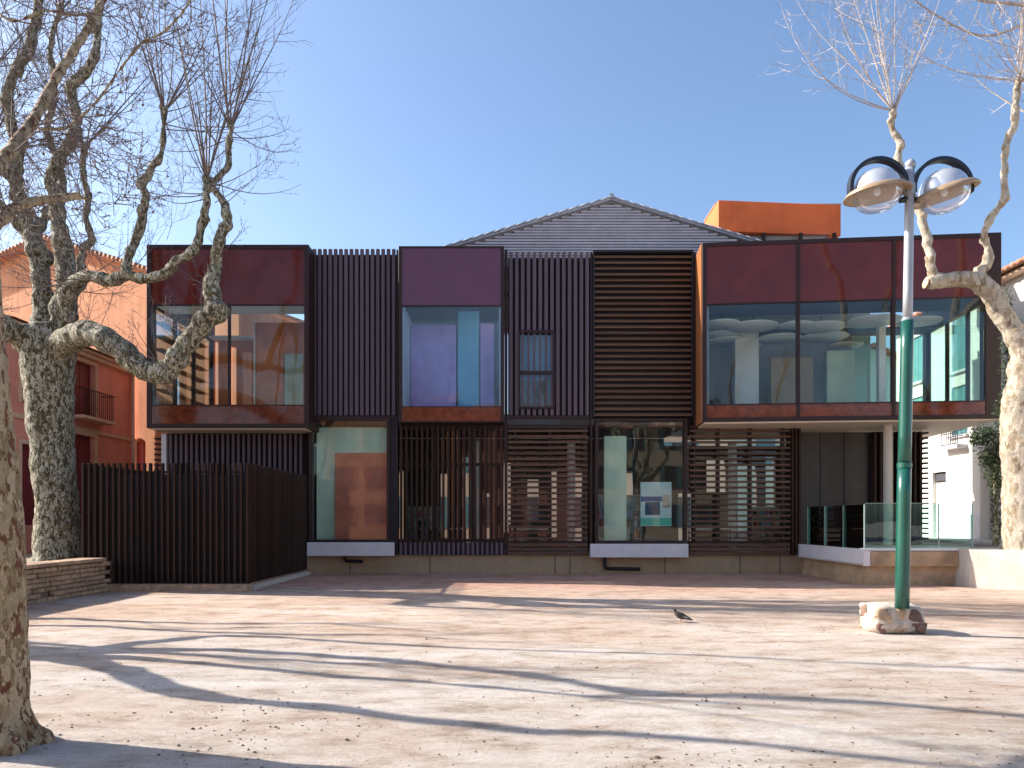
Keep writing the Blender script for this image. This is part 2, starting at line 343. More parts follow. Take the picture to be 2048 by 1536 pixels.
# ------------------------------------------------------------------ ground and terrain
rng = random.Random(7)
V, Fc = [], []
xs = [-300, -120, -60, -30, -20] + [-14 + 0.25 * i for i in range(0, 113)] + [20, 30, 60, 120, 300]
ys = [-300, -120, -60, -30, -12, -4] + [0.5 + 0.2 * i for i in range(0, 106)] + [23, 26, 30, 40, 60, 120, 300, 700]
for y in ys:
    for x in xs:
        z = 0.0
        if -14 < x < 14 and 0.5 < y < 21.5:
            e = min(1, (21.5 - y) / 3, (14 - abs(x)) / 3)
            z = e * (0.035 * mnoise.noise(Vector((x * 0.35, y * 0.6, 0))) + 0.012 * mnoise.noise(Vector((x * 1.7, y * 2.3, 5))))
        V.append((x, y, z))
nx = len(xs)
for j in range(len(ys) - 1):
    for i in range(nx - 1): Fc.append((j * nx + i, j * nx + i + 1, (j + 1) * nx + i + 1, (j + 1) * nx + i))
g = mesh('ground', V, Fc, M['ground'], smooth=True); tag(g, kind='structure')
tag(box('raised_ground', -60, -9.62, 5, 80, -0.2, 0.66, M['earth']), kind='structure')
tag(box('street', 12.9, 60, 19.2, 120, -0.2, 0.90, M['asphalt']), kind='structure')
tag(prism('pavement', [(14.2, 22.6), (13.95, 22.9), (13.95, 60), (16, 60), (16, 22.6)], 0.90, 1.0, M['conc'], bev=0.02), kind='structure')

# pebbles and dry leaf bits on the sand: uncountable
V, Fc = [], []; V2, F2 = [], []
for i in range(2600):
    py = 1220 + 330 * rng.random() ** 0.7; px = rng.uniform(30, 2120)
    p = gnd(px, py)
    cl = mnoise.noise(Vector((p.x * 0.7, p.y * 0.9, 3)))
    if cl < rng.uniform(-0.25, 0.5): continue
    s = rng.uniform(0.004, 0.013) * (1.5 if rng.random() < 0.1 else 1)
    if rng.random() < 0.45:
        b = len(V); a0 = rng.uniform(0, 6.28); k = 5
        pz = 0.035 * mnoise.noise(Vector((p.x * 0.35, p.y * 0.6, 0))) + 0.012 * mnoise.noise(Vector((p.x * 1.7, p.y * 2.3, 5)))
        V.append((p.x, p.y, pz + s * 0.9))
        for q in range(k):
            a = a0 + q * 6.283 / k; rr = s * rng.uniform(0.7, 1.6)
            V.append((p.x + rr * math.cos(a), p.y + rr * math.sin(a), pz + s * rng.uniform(0.0, 0.5)))
        for q in range(k): Fc.append((b, b + 1 + q, b + 1 + (q + 1) % k))
    else:
        b = len(V2); k = 5; a0 = rng.uniform(0, 6.28)
        pz = 0.035 * mnoise.noise(Vector((p.x * 0.35, p.y * 0.6, 0))) + 0.012 * mnoise.noise(Vector((p.x * 1.7, p.y * 2.3, 5)))
        V2.append((p.x, p.y, pz + s * 0.8))
        for q in range(k):
            a = a0 + q * 6.283 / k; rr = s * rng.uniform(0.8, 1.2)
            V2.append((p.x + rr * math.cos(a), p.y + rr * math.sin(a), pz - 0.003))
        for q in range(k): F2.append((b, b + 1 + q, b + 1 + (q + 1) % k))
tag(mesh('leaf_litter', V, Fc, M['litter']), 'scattered dry leaf crumbs lying on the sandy square', 'leaf litter', kind='stuff')
tag(mesh('pebbles', V2, F2, M['pebble']), 'small loose pebbles lying on the sandy square', 'pebbles', kind='stuff')

# ------------------------------------------------------------------ the library
YF = 23.0                         # main facade plane
lib = thing('library_building', 'modern two-storey library clad in purple and brown slats with projecting glazed boxes', 'building', (0, YF, 0))
def XF(px, Y=YF): return px2x(px, Y)
def ZF(py, Y=YF): return py2z(py, Y)
YB = 26.6
zfloor1, zceil0 = 4.62, 4.28
roofz = 9.40
# body shell: slabs, rear wall with window openings, end walls
gx0, gx1 = -10.9, XF(1853)
ux0 = -6.05
box('ground_slab', gx0, gx1, YF + 0.25, YB, 0.0, 0.62, M['intfloor'], lib)
boxes('floor_slab', [(-5.95, 5.4, YF + 0.42, YB, 4.55, zfloor1)], M['rearwall'], lib)
box('bulkhead', -5.95, 5.4, YB + .05, YB + .2, zceil0, 4.548, M['rearwall'], lib)
boxes('roof_slab', [(ux0, -3.45, YF + 0.35, YB, roofz - 0.25, roofz), (-.3, .1, YF + 0.35, YB, roofz - 0.25, roofz), (.1, 1.6, 24.9, YB, roofz - .25, roofz), (1.6, XF(1853), YF + 0.35, YB, roofz - 0.25, roofz), (-3.45, -.3, 24.7, YB, roofz - 0.25, roofz)], M['intwall'], lib)  # unseen gaps left in the roof so sky light reaches the rooms below
# rear wall: piers between openings on both floors
def wall_with_openings(name, x0, x1, y0, y1, z0, z1, ops, m, parent):
    ops = sorted(ops); lst = []; cur = x0
    for (a, b, c, d) in ops:
        if a > cur: lst.append((cur, a, y0, y1, z0, z1))
        if c > z0: lst.append((a, b, y0, y1, z0, c))
        if d < z1: lst.append((a, b, y0, y1, d, z1))
        cur = b
    if cur < x1: lst.append((cur, x1, y0, y1, z0, z1))
    return boxes(name, lst, m, parent)
rear = wall_with_openings('rear_wall', gx0, gx1, YB, YB + 0.3, 0.62, zceil0,
    [(-4.1, -3.85, .9, 3.4), (-2.55, -2.3, 1.0, 3.3), (-1.75, -1.45, .8, 3.9), (-.95, -.8, .9, 2.6), (-.3, -.05, 1.2, 3.7), (.55, .95, 1.6, 3.1), (1.35, 1.6, 1.0, 3.4), (2.15, 2.5, .9, 3.5), (3.3, 4.3, 1.5, 3.4), (5.9, 6.5, .9, 2.6), (6.9, 7.6, 2.6, 3.8), (8.0, 8.7, .9, 3.6), (9.0, 9.35, 1.0, 3.9)], M['rearwall'], lib)
wall_with_openings('rear_wall', ux0, gx1, YB, YB + 0.3, zfloor1, roofz - 0.25, [(-2, 0.5, 5.4, 8.3)], M['intwall'], lib)
box('end_wall', ux0 - 0.02, ux0 + 0.2, YF + 0.5, YB, zfloor1, roofz - 0.25, M['brown_wall'], lib)
box('end_wall', gx0, gx0 + 0.2, YF + 0.5, YB, 0.62, zceil0, M['orange_house'], lib)
box('party_wall', 4.9, 5.1, YF + 0.4, YB, zfloor1, roofz - 0.25, M['intwall'], lib)
# plinth
plinth = boxes('plinth', [(XF(600), XF(1606), YF + 0.02, YF + 0.3, -0.1, ZF(1108))], M['plinth'], lib)
for px in (700, 860, 1110, 1140, 1330, 1480, 1560):
    box('joint', XF(px) - 0.008, XF(px) + 0.008, YF + 0.008, YF + 0.05, 0.0, ZF(1110), M['slatback'], plinth)

def bay_shell(name, x0, x1, y0, y1, z0, z1, t, m, parent, back=False):
    lst = [(x0, x1, y0, y1, z1 - t, z1), (x0, x1, y0, y1, z0, z0 + t),
           (x0, x0 + t, y0, y1, z0 + t, z1 - t) , (x1 - t, x1, y0, y1, z0 + t, z1 - t)]
    return lst

# --- left glazed box
Y = 22.2; yb = 27.0
x0, x1 = px2x(293, Y), px2x(617, Y); zt, zb = py2z(489, Y), py2z(856, Y)
fz0, fz1 = py2z(608, Y), py2z(811, Y)                # bottom of the fascia, top of the apron
t = 0.13
bay = boxes('glazed_bay', [(x0, x1, Y, Y + 1.2, zt - t, zt), (x0, x1, yb - .6, yb, zt - t, zt), (x0, x0 + .5, Y + 1.2, yb - .6, zt - t, zt), (x1 - .5, x1, Y + 1.2, yb - .6, zt - t, zt), (x0, x1, Y, yb, zb, zb + t), (x0, x0 + t, Y, Y + 0.35, zb + t, zt - t),
                           (x1 - t, x1, Y, yb, zb + t, zt - t), (x0, x0 + t, yb - 0.2, yb, zb + t, zt - t),
                           (x0 + 0.01, x0 + t, Y + 0.35, yb - 0.2, fz0, zt - t), (x0 + 0.01, x0 + t, Y + 0.35, yb - 0.2, zb + t, fz1)], M['frame'], lib, bev=0.006)
bay['label'] = 'wide glazed box over the slatted fence'
xm = px2x(457, Y)
for a, b in ((x0 + t, xm - 0.004), (xm + 0.004, x1 - t)):
    box('fascia_panel', a, b, Y + 0.03, Y + 0.08, fz0, zt - t, M['fascia'], bay)
    box('apron_panel', a, b, Y + 0.03, Y + 0.08, zb + t, fz1, M['apron'], bay)
box('window_pane', x0 + t, xm - 0.03, Y + 0.05, Y + 0.06, fz1 + 0.03, fz0 - 0.03, M['glass'], bay)
box('window_pane', xm + 0.03, x1 - t, Y + 0.05, Y + 0.06, fz1 + 0.03, fz0 - 0.03, M['glass'], bay)
box('mullion', xm - 0.03, xm + 0.03, Y + 0.02, Y + 0.14, fz1 + 0.03, fz0 - 0.03, M['frame'], bay)
box('head_rail', x0 + t, x1 - t, Y + 0.015, Y + 0.12, fz0 - 0.03, fz0, M['frame'], bay)
box('sill_rail', x0 + t, x1 - t, Y + 0.015, Y + 0.12, fz1, fz1 + 0.03, M['frame'], bay)
box('side_pane', x0 + 0.05, x0 + 0.06, Y + 0.35, yb - 0.2, fz1, fz0, M['glass'], bay)
for yy in (23.9, 25.3): box('side_mullion', x0 + 0.02, x0 + 0.12, yy, yy + 0.08, fz1, fz0, M['frame'], bay)
# horizontal sunshades outside the side glazing
for k in range(8):
    zz = 4.9 + 0.42 * k
    box('sunshade', x0 - 0.42, x0 - 0.10, Y + 1.3, yb, zz, zz + 0.035, M['darkslat'], bay)
box('soffit', x0 + 0.1, x1 - 0.1, Y + 0.06, YF + 0.25, zb - 0.035, zb - 0.003, M['soffit'], bay)
ifl = fz1 - 0.12
box('added_rooflight', x0 + .5, x1 - .5, Y + 1.2, yb - .6, zt - .08, zt - .06, M['glass'], bay)  # unseen glazed roof opening, added to brighten the room with sky light
box('interior_floor', x0 + t, x1 - t, Y + 0.3, yb - 0.05, zb + t + 0.003, ifl, M['intfloor'], bay)
for a_, b_ in ((Y + .3, Y + 1.2), (yb - .6, yb - .05)): box('interior_ceiling', x0 + t, x1 - t, a_, b_, fz0 + 0.03, fz0 + 0.1, M['intwall'], bay)
bw = wall_with_openings('back_wall', x0 + t, x1 - t, yb - 0.16, yb - 0.02, ifl, fz0 + 0.03,
    [(x0 + t + .02, px2x(440, yb), ifl + .01, fz0), (px2x(463, yb), px2x(476, yb), ifl + .01, py2z(695, yb)), (px2x(487, yb), px2x(506, yb), ifl + .01, py2z(705, yb))], M['brown_wall'], bay)
# inner partition with a doorway
pw = wall_with_openings('partition', px2x(512, 24.4), x1 - t - .01, 24.4, 24.52, ifl, fz0 + 0.03, [(px2x(567, 24.4), px2x(606, 24.4), ifl + .01, py2z(706, 24.4))], M['brown_wall'], bay)
box('partition_edge', px2x(508, 24.4), px2x(511.5, 24.4), 24.36, 24.56, ifl, fz0 + .03, M['soffit'], bay)
box('green_wall_panel', px2x(560, 26), x1 - t - 0.02, 26.2, 26.3, ifl, fz0, M['green_wall'], bay)

# --- vertical-slat panels (upper storey)
def slat_panel(name, pxa, pxb, pyt, pyb, n, label, hole=None, tip=8):
    xa, xb = XF(pxa), XF(pxb); za, zb_ = ZF(pyt), ZF(pyb)
    if hole:
        hx0, hx1, hz0, hz1 = hole
        lst = [(xa, hx0, YF + .10, YF + .3, zb_, za), (hx1, xb, YF + .10, YF + .3, zb_, za), (hx0, hx1, YF + .10, YF + .3, zb_, hz0), (hx0, hx1, YF + .10, YF + .3, hz1, za)]
    else: lst = [(xa, xb, YF + .10, YF + .3, zb_, za)]
    pan = boxes(name, lst, M['slatback'], lib); pan['label'] = label
    box('top_rail', xa, xb, YF + 0.045, YF + 0.098, za - 0.10, za - 0.02, M['frame'], pan)
    box('bottom_rail', xa, xb, YF - 0.02, YF + 0.098, zb_ - 0.10, zb_ - 0.003, M['frame'], pan)
    pitch = (xb - xa) / n
    for i in range(n):
        cx = xa + pitch * (i + 0.5)
        if hole and hx0 - .04 < cx < hx1 + .04:
            box('slat', cx - .052, cx + .052, YF - .06, YF + .04, hz1 + .06, za + tip * YF / F_PX, M['slat'], pan, bev=.004)
            box('window_bar', cx - .028, cx + .028, YF - .045, YF + .04, hz0 + .02, hz1 - .02, M['slat'], pan, bev=.004)
            box('slat', cx - .052, cx + .052, YF - .06, YF + .04, zb_, hz0 - .06, M['slat'], pan, bev=.004)
        else: box('slat', cx - .052, cx + .052, YF - .06, YF + .04, zb_, za + tip * YF / F_PX, M['slat'], pan, bev=.004)
    return pan
slat_panel('slat_panel', 624, 793, 507, 831, 16, 'slatted wall panel between the left and centre boxes')
whx0, whx1, whz0, whz1 = XF(1040), XF(1107), ZF(815), ZF(665)
sp2 = slat_panel('slat_panel', 1016, 1180, 513, 831, 14, 'slatted wall panel with a small barred window', (whx0, whx1, whz0, whz1))
wf = boxes('barred_window', [(whx0 - .03, whx1 + .03, YF - 0.09, YF - .05, whz1 - .02, whz1 + .05), (whx0 - .03, whx1 + .03, YF - .09, YF - .05, whz0 - .05, whz0 + .02),
                             (whx0 - .05, whx0 + .01, YF - .09, YF - .05, whz0 + .02, whz1 - .02), (whx1 - .01, whx1 + .05, YF - .09, YF - .05, whz0 + .02, whz1 - .02),
                             (whx0 + .01, whx1 - .01, YF - .09, YF - .05, ZF(750) , ZF(743))], M['frame'], lib)
box('pane', whx0, whx1, YF + .12, YF + .13, whz0, whz1, M['glass_blue'], wf)
box('blind', whx0 - .2, whx1 + .2, YF + .75, YF + .77, ZF(752), whz1 + .6, M['paleblue'], wf)
box('added_bounce_wall', whx0 - .3, whx1 + .3, YF + 1.7, YF + 1.75, whz0 - .3, roofz - .3, M['white'], wf)
box('box_file', whx0, whx0 + .35, YF + .6, YF + .8, whz0, whz0 + .5, M['trim'], wf)

# --- dark posts framing the panels
for (pa, pb, yt, ybm) in ((617.5, 623, 500, 1110), (793.5, 796, 500, 1085), (1009, 1015, 500, 1110), (1180.5, 1184, 505, 1110), (1386, 1391, 505, 1110)):
    box('post', XF(pa), XF(pb), YF - 0.05, YF + 0.25, ZF(ybm), ZF(yt), M['frame'], lib)

# --- centre box
Y = 22.45
x0, x1 = px2x(797, Y), px2x(1008, Y); zt, zb = py2z(492, Y), py2z(845, Y)
fz0, fz1 = py2z(610, Y), py2z(814, Y); t = 0.10; yb = 24.6
bay = boxes('glazed_bay', [(x0, x1, Y, YF + .3, zt - .06, zt), (x0, x1, Y, YF + .3, zb, zb + .05), (x0, x0 + t, Y, YF + .3, zb + .05, zt - .06),
                           (x1 - t, x1, Y, YF + .3, zb + .05, zt - .06)], M['frame'], lib, bev=0.006)
bay['label'] = 'narrow glazed box at the centre with a plain plum fascia'
box('fascia_panel', x0 + t, x1 - t, Y + .02, Y + .08, fz0, zt - .06, M['fascia_mid'], bay)
box('apron_panel', x0 + t, x1 - t, Y + .02, Y + .08, zb + .05, fz1, M['apron'], bay)
box('window_pane', x0 + t, x1 - t, Y + .05, Y + .06, fz1 + .025, fz0 - .03, M['glass_blue'], bay)
boxes('window_frame', [(x0 + t, x1 - t, Y + .01, Y + .12, fz0 - .03, fz0 - .002), (x0 + t, x1 - t, Y + .01, Y + .12, fz1 + .002, fz1 + .025)], M['frame'], bay)
boxes('white_reveal', [(x0 + t + .002, x0 + t + .05, Y + .12, yb, fz1, fz0), (x1 - t - .05, x1 - t - .002, Y + .12, yb, fz1, fz0)], M['white'], bay)
boxes('interior_lining', [(x0 + t + .05, x1 - t - .05, Y + .12, yb, fz1 - .1, fz1 - .02), 
                          (x0 + t, x1 - t, yb, yb + .1, fz1 - .1, fz0 + .06)], M['intwall'], bay)
vi = plain('violet_blind', (0.62, 0.42, 0.70), 0.8, var=0.12); te = plain('blue_blind', (0.30, 0.56, 0.68), 0.8, var=0.08); gn = plain('grey_green_blind', (0.34, 0.48, 0.46), 0.8, var=0.1)
YI = 23.9
for pa, pb, pt, m_ in ((822, 912, 650, vi), (916, 958, 622, te), (961, 988, 648, vi)):
    box('roller_blind', px2x(pa, YI), px2x(pb, YI), YI, YI + .02, fz1 - .01, py2z(pt, YI), m_, bay)

# --- horizontal-louvre panel (upper storey)
xa, xb = XF(1185), XF(1385); za, zb_ = ZF(503), ZF(835)
lp = boxes('louvre_panel', [(xa, xb, YF + .12, YF + .3, zb_, za), (xa - .0, xa + .05, YF - .12, YF + .118, zb_, za), (xb - .05, xb, YF - .12, YF + .118, zb_, za), (xa + .05, xb - .05, YF - .12, YF + .118, za - .06, za)], M['slatback'], lib)
lp['label'] = 'tall panel of brown horizontal louvres'
n = 28; pitch = (za - .08 - zb_) / n
for i in range(n):
    z = zb_ + pitch * (i + .5)
    V = []
    for x in (xa + .055, xb - .055):
        V += [(x, YF - .10, z - .055), (x, YF - .115, z - .035), (x, YF - .02, z + .045), (x, YF + .03, z + .045), (x, YF + .03, z + .03), (x, YF - .03, z + .02)]
    Fq = [tuple(range(6))[::-1], tuple(range(6, 12))] + [(k, (k + 1) % 6, 6 + (k + 1) % 6, 6 + k) for k in range(6)]
    if i == 0:
        lou = mesh('louvre', [(v[0], v[1] - YF, v[2] - z) for v in V], Fq, M['louvre'], lp, local=True); lme = lou.data
        lou.location = (0, 0, z)
    else: link('louvre', lme, lp, (0, 0, z))

# --- right glazed box, turned a few degrees towards the square
A = Vector((px2x(1405, 21.8), 21.8, 0)); B = Vector((px2x(2003, 21.0), 21.0, 0))
ang = math.atan2(B.y - A.y, B.x - A.x); L = (B - A).length
zt, zb = 9.71, 4.50
def u_of(px):
    d = B - A; s = (px - CX) / F_PX            # A.x + k d.x = s (A.y + k d.y)
    k = (s * A.y - A.x) / (d.x - s * d.y); return k * L
fz0, fz1 = py2z(601, 21.5), py2z(808, 21.5)
D = 4.6; t = 0.12
def lboxes(name, lst, m, par, bev=0.0): return boxes(name, lst, m, par, bev, local=True)
bayR = lboxes('glazed_bay', [(0, L, 0, 1.6, zt - t, zt), (0, L, 3.6, D, zt - t, zt), (0, .6, 1.6, 3.6, zt - t, zt), (L - 1.6, L, 1.6, 3.6, zt - t, zt), (0, L, 0, D, zb, zb + t), (0, t, 0, 1.3, zb + t, zt - t),
                             (u_of(1972), L, 0.0, .35, zb + t, zt - t), (L - .15, L, D - .3, D, zb + t, zt - t),
                             (L - .14, L - .01, .35, D - .3, fz0, zt - t), (L - .14, L - .01, .35, D - .3, zb + t, fz1)], M['frame'], lib, bev=.006)
bayR.location = A - lib.location; bayR.rotation_euler = (0, 0, ang)
bayR['label'] = 'large glazed box cantilevered over the entrance terrace'
j1, j2, je = u_of(1597), u_of(1788), u_of(1972)
for a, b in ((t, j1 - .02), (j1 + .02, j2 - .02), (j2 + .02, je)):
    box('fascia_panel', a, b, .03, .08, fz0, zt - t, M['fascia'], bayR, local=True)
    box('apron_panel', a, b, .03, .08, zb + t, fz1, M['apron'], bayR, local=True)
    box('window_pane', a, b, .05, .06, fz1 + .04, fz0 - .04, M['glass'], bayR, local=True)
box('mullion', j1 - .045, j1 + .045, 0.0, .16, zb + t, zt - t + .0, M['frame'], bayR, local=True)
box('mullion', j2 - .045, j2 + .045, 0.0, .16, zb + t, zt - t, M['frame'], bayR, local=True)
for nm, z0_, z1_ in (('head_rail', fz0 - .04, fz0), ('sill_rail', fz1, fz1 + .04)):
    for a, b in ((t, j1 - .05), (j1 + .05, j2 - .05), (j2 + .05, je)): box(nm, a, b, .02, .12, z0_, z1_, M['frame'], bayR, local=True)
lboxes('side_cladding', [(-.03, -.002, .04, 1.3, zb, zt)], M['rustside'], bayR)
ys_ = [.35, 1.7, 3.0, D - .3]
for k in range(3):
    box('side_pane', L - .08, L - .07, ys_[k], ys_[k + 1], fz1, fz0, M['glass_green'], bayR, local=True)
    if k: box('side_mullion', L - .13, L - .03, ys_[k] - .04, ys_[k] + .04, fz1, fz0, M['frame'], bayR, local=True)
lboxes('soffit', [(.05, L - .05, .05, D - .05, zb - .05, zb - .003)], M['soffit'], bayR)
lboxes('interior_floor', [(t, L - .15, .3, D - .02, zb + t + .003, fz1 - .06)], M['intfloor'], bayR)
lboxes('added_rooflight', [(.6, L - 1.6, 1.6, 3.6, zt - .08, zt - .06)], M['glass'], bayR)  # roof opening nobody sees from outside, added to light the interior
for a_, b_ in ((.3, 1.6), (3.6, D - .02)): lboxes('interior_ceiling', [(t, L - .15, a_, b_, fz0 + .02, fz0 + .08)], M['bay_ceiling'], bayR)
lboxes('interior_wall', [(t + .01, t + .1, .2, D - .02, fz1 - .06, fz0 + .02), (t + .1, L - 2.5, D - .15, D - .03, fz1 - .06, fz0 + .02)], M['bay_wall'], bayR)
lboxes('rear_pane', [(L - 2.5, L - .15, D - .1, D - .09, fz1, fz0)], M['glass_green'], bayR)
lboxes('tan_pier', [(2.75, 4.1, 3.4, 3.6, fz1 - .06, fz0 - .9)], M['plinth'], bayR)
lboxes('green_panel', [(4.7, 5.6, 3.9, 4.1, fz1 - .06, fz0 - .6)], M['green_wall'], bayR)
lboxes('white_pier', [(u_of(1497) * 1.16 - .0, u_of(1497) * 1.16 + .75, 3.0, 3.4, fz1 - .06, fz0 + .02)], M['white'], bayR)
lboxes('corner_pier', [(u_of(1795) + .25, u_of(1795) + .45, 2.0, 2.25, fz1 - .06, fz0 + .02)], M['white'], bayR)
# round ceiling panels hung inside the right box
def in_bay(u, v, z):
    return A + Vector((math.cos(ang) * u - math.sin(ang) * v, math.sin(ang) * u + math.cos(ang) * v, z))
dm = None
discs = [(.75, 1.2, .55, 'nearest the left end of the glazed box'), (1.75, 1.5, .75, 'second from the left, just behind the first pane'), (3.0, 1.3, .50, 'beside the left mullion'),
         (3.9, 1.9, .75, 'right of the left mullion'), (5.2, 1.2, .78, 'largest, near the middle of the middle pane'), (2.9, 3.0, .70, 'deeper in, behind the left mullion'),
         (4.4, 3.2, .75, 'deeper in, behind the middle pane'), (1.3, 3.4, .70, 'far back at the left'), (5.4, 4.2, .55, 'farthest back behind the middle pane'), (.9, 2.6, .6, 'second row, behind the first pane'), (6.6, 1.4, .62, 'behind the right mullion, by the white corner pier'), (2.1, 4.0, .5, 'small, at the very back left')]
for i, (u, v, r, ds) in enumerate(discs):
    p = in_bay(u, v, fz0 - .32 - 0.03 * (i % 3))
    d = lathe('ceiling_disc', [(0.001, .0), (r, .0), (r + .01, .02), (r, .04), (0.001, .04)], M['white'], None, p, 40)
    V, Fq = [], []; tube(V, Fq, [(0, 0, .03), (0, 0, .36 + 0.03 * (i % 3))], [.008, .008], 6)
    mesh('hanger', V, Fq, M['iron'], d, local=True)
    tag(d, 'round white ceiling disc ' + ds, 'ceiling panel', 'round acoustic panels inside the right glazed box')
p = in_bay(.45, .55, fz1 - .06)
sc_ = thing('dome_lamp', 'small black and silver dome inside the lower left corner of the right glazed box', 'lamp', p)
lathe('stand', [(0.001, 0), (.10, 0), (.10, .02), (.02, .04), (.02, .14), (.001, .14)], M['hoop'], sc_, p, 20)
lathe('dome', [(.22, .10), (.21, .2), (.16, .28), (.08, .33), (.001, .35)], M['hoop'], sc_, p, 28)
lathe('reflector', [(.2, .11), (.14, .16), (.001, .18)], M['chrome'], sc_, p, 28)

# --- louvred gable and its tiled roof
YG = 24.6
rx, rz_ = px2x(1222, YG), py2z(403, YG)
slope = (py2z(400, YG) - py2z(494, YG)) / (px2x(1222, YG) - px2x(905, YG))
ex0, ex1 = rx - 9.0, rx + 8.2
gp = mesh('gable_wall', [(ex0, YG + .1, rz_ - 9.0 * slope), (ex1, YG + .1, rz_ - 8.2 * slope), (rx, YG + .1, rz_), (ex0, YG + .1, 9.0), (ex1, YG + .1, 9.0)], [(3, 4, 1, 2, 0)], M['gable_back'], lib)
zz = 9.95; k = 0
while zz < rz_ - .12:
    half = (rz_ - .01 - (zz + .07)) / slope
    a, b = max(ex0, rx - half), min(ex1, rx + half)
    if b - a > .1: box('gable_slat', a, b, YG - .02, YG + .06, zz, zz + .065, M['gable'], gp)
    zz += .0935
for s, e in ((-1, 9.0), (1, 8.2)):
    xe = rx + s * e
    n_ = 26
    V = [(rx, YG - .10, rz_ + .02), (xe, YG - .10, rz_ - e * slope + .02), (xe, YB, rz_ - e * slope + .02), (rx, YB, rz_ + .02)]
    V = V + [(v[0], v[1], v[2] + .07) for v in V]
    rf = mesh('roof', V, [(0, 1, 2, 3), (7, 6, 5, 4), (0, 4, 5, 1), (1, 5, 6, 2), (2, 6, 7, 3), (3, 7, 4, 0)], M['slate'], lib)
    for i in range(n_):
        x_ = rx + s * (e * (i + .5) / n_); z_ = rz_ - abs(x_ - rx) * slope + .10
        V, Fq = [], []
        dx = e / n_ * .56
        tube(V, Fq, [Vector((x_ - s * dx, YG - .12, z_ + dx * slope + .02)), Vector((x_ + s * dx, YG - .12, z_ - dx * slope - .01))], [.026, .034], 7)
        mesh('roof_tile', V, Fq, M['slate'], rf, smooth=True)
V, Fq = [], []; tube(V, Fq, [(rx, YG - .2, rz_ + .12), (rx, YG + .5, rz_ + .12), (rx, YB, rz_ + .12)], [.08, .08, .08], 8)
mesh('ridge_tile', V, Fq, M['slate'], lib)

# --- orange rendered volume on the roof
YO = 24.9
ox0, ox1 = px2x(1437, YO), px2x(1691, YO); oz1, oz0 = py2z(400, YO), py2z(462, YO)
ob_ = boxes('roof_volume', [(ox0, ox1, YO, YO + 1.8, oz0, oz1)], M['orange_box'], lib, bev=.01)
for v in ob_.data.vertices:                 # the parapet falls a little towards the right
    if v.co.x > (ox0 + ox1) / 2: v.co.y += 0.35; v.co.z -= 0.02
box('coping', ox0 - .02, ox1 + .02, YO + .38, YO + 1.82, oz1 + .003, oz1 + .04, M['tile'], lib)
box('clerestory', ox0 + .45, ox1 - .45, YO + .25, YO + 1.7, roofz, oz0 - .003, M['glass_blue'], lib)
boxes('clerestory_core', [(ox0 + .5, ox1 - .5, YO + .40, YO + 1.6, roofz, oz0 - .02)], M['soffit'], lib)
for px in (1450, 1524, 1598, 1665): box('clerestory_mullion', px2x(px, YO + .2), px2x(px + 6, YO + .2), YO + .13, YO + .23, roofz, oz0 - .003, M['frame'], lib)

# --- ground floor: left recessed wall of dark fins
YL = 23.35
fl = box('fin_wall', px2x(336, YL), px2x(612, YL), YL + .1, YL + .3, 0.3, zceil0 + .06, M['slatback'], lib)
n = 26
for i in range(n):
    cx = px2x(338 + (608 - 338) * (i + .5) / n, YL)
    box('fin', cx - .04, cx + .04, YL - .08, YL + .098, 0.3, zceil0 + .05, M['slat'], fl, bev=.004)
box('corner_board', px2x(324, YL), px2x(334, YL), YL - .05, YL + .3, .3, zceil0 + .05, M['sill'], lib)
for k in range(22):
    zz = 0.7 + .165 * k
    box('end_louvre', px2x(308, YL), px2x(323, YL), YL, YL + .6, zz, zz + .05, M['darkslat'], lib)

# --- ground-floor picture windows with their pale sills
def picture_window(pa, pb, pt, pbm, sa, sb, st, sbm, label):
    xa, xb, za, zb_ = XF(pa), XF(pb), ZF(pt), ZF(pbm)
    f = 0.10
    wdo = boxes('picture_window', [(xa - f, xb + f, YF - .10, YF + .2, za, za + f * .8), (xa - f, xb + f, YF - .10, YF + .2, zb_ - f, zb_),
                                   (xa - f, xa, YF - .10, YF + .2, zb_, za), (xb, xb + f, YF - .10, YF + .2, zb_, za)], M['frame'], lib)
    wdo['label'] = label
    box('window_pane', xa, xb, YF - .01, YF, zb_, za, M['glass'], wdo)
    Ys = YF - .35
    box('window_sill', px2x(sa, Ys), px2x(sb, Ys), Ys, YF - .11, py2z(sbm, Ys), py2z(st, Ys), M['sill'], wdo, bev=.008)
    return wdo
w1 = picture_window(626, 774, 841, 1079, 607, 787, 1085, 1112, 'picture window showing a red panel before a pale green wall')
w2 = picture_window(1196, 1367, 843, 1081, 1181, 1377, 1088, 1115, 'picture window with a blue and white poster inside')
box('dark_infill', XF(779), XF(796), YF - .04, YF + .2, ZF(1110), ZF(836), M['slatback'], lib)
# interior behind the first window
box('green_wall', XF(626), XF(780), YF + .43, YF + .50, .62, 4.54, M['green_wall'], lib)
bb = box('reflection_panel', px2x(670, YF + .3), px2x(778, YF + .3), YF + .3, YF + .36, .70, py2z(906, YF + .3), M['red_panel'], None, bev=.01)  # interior panel; its red stands in for the orange house reflected there
tag(bb, 'rust red panel inside the left picture window, standing in for a mirrored orange house', 'panel')

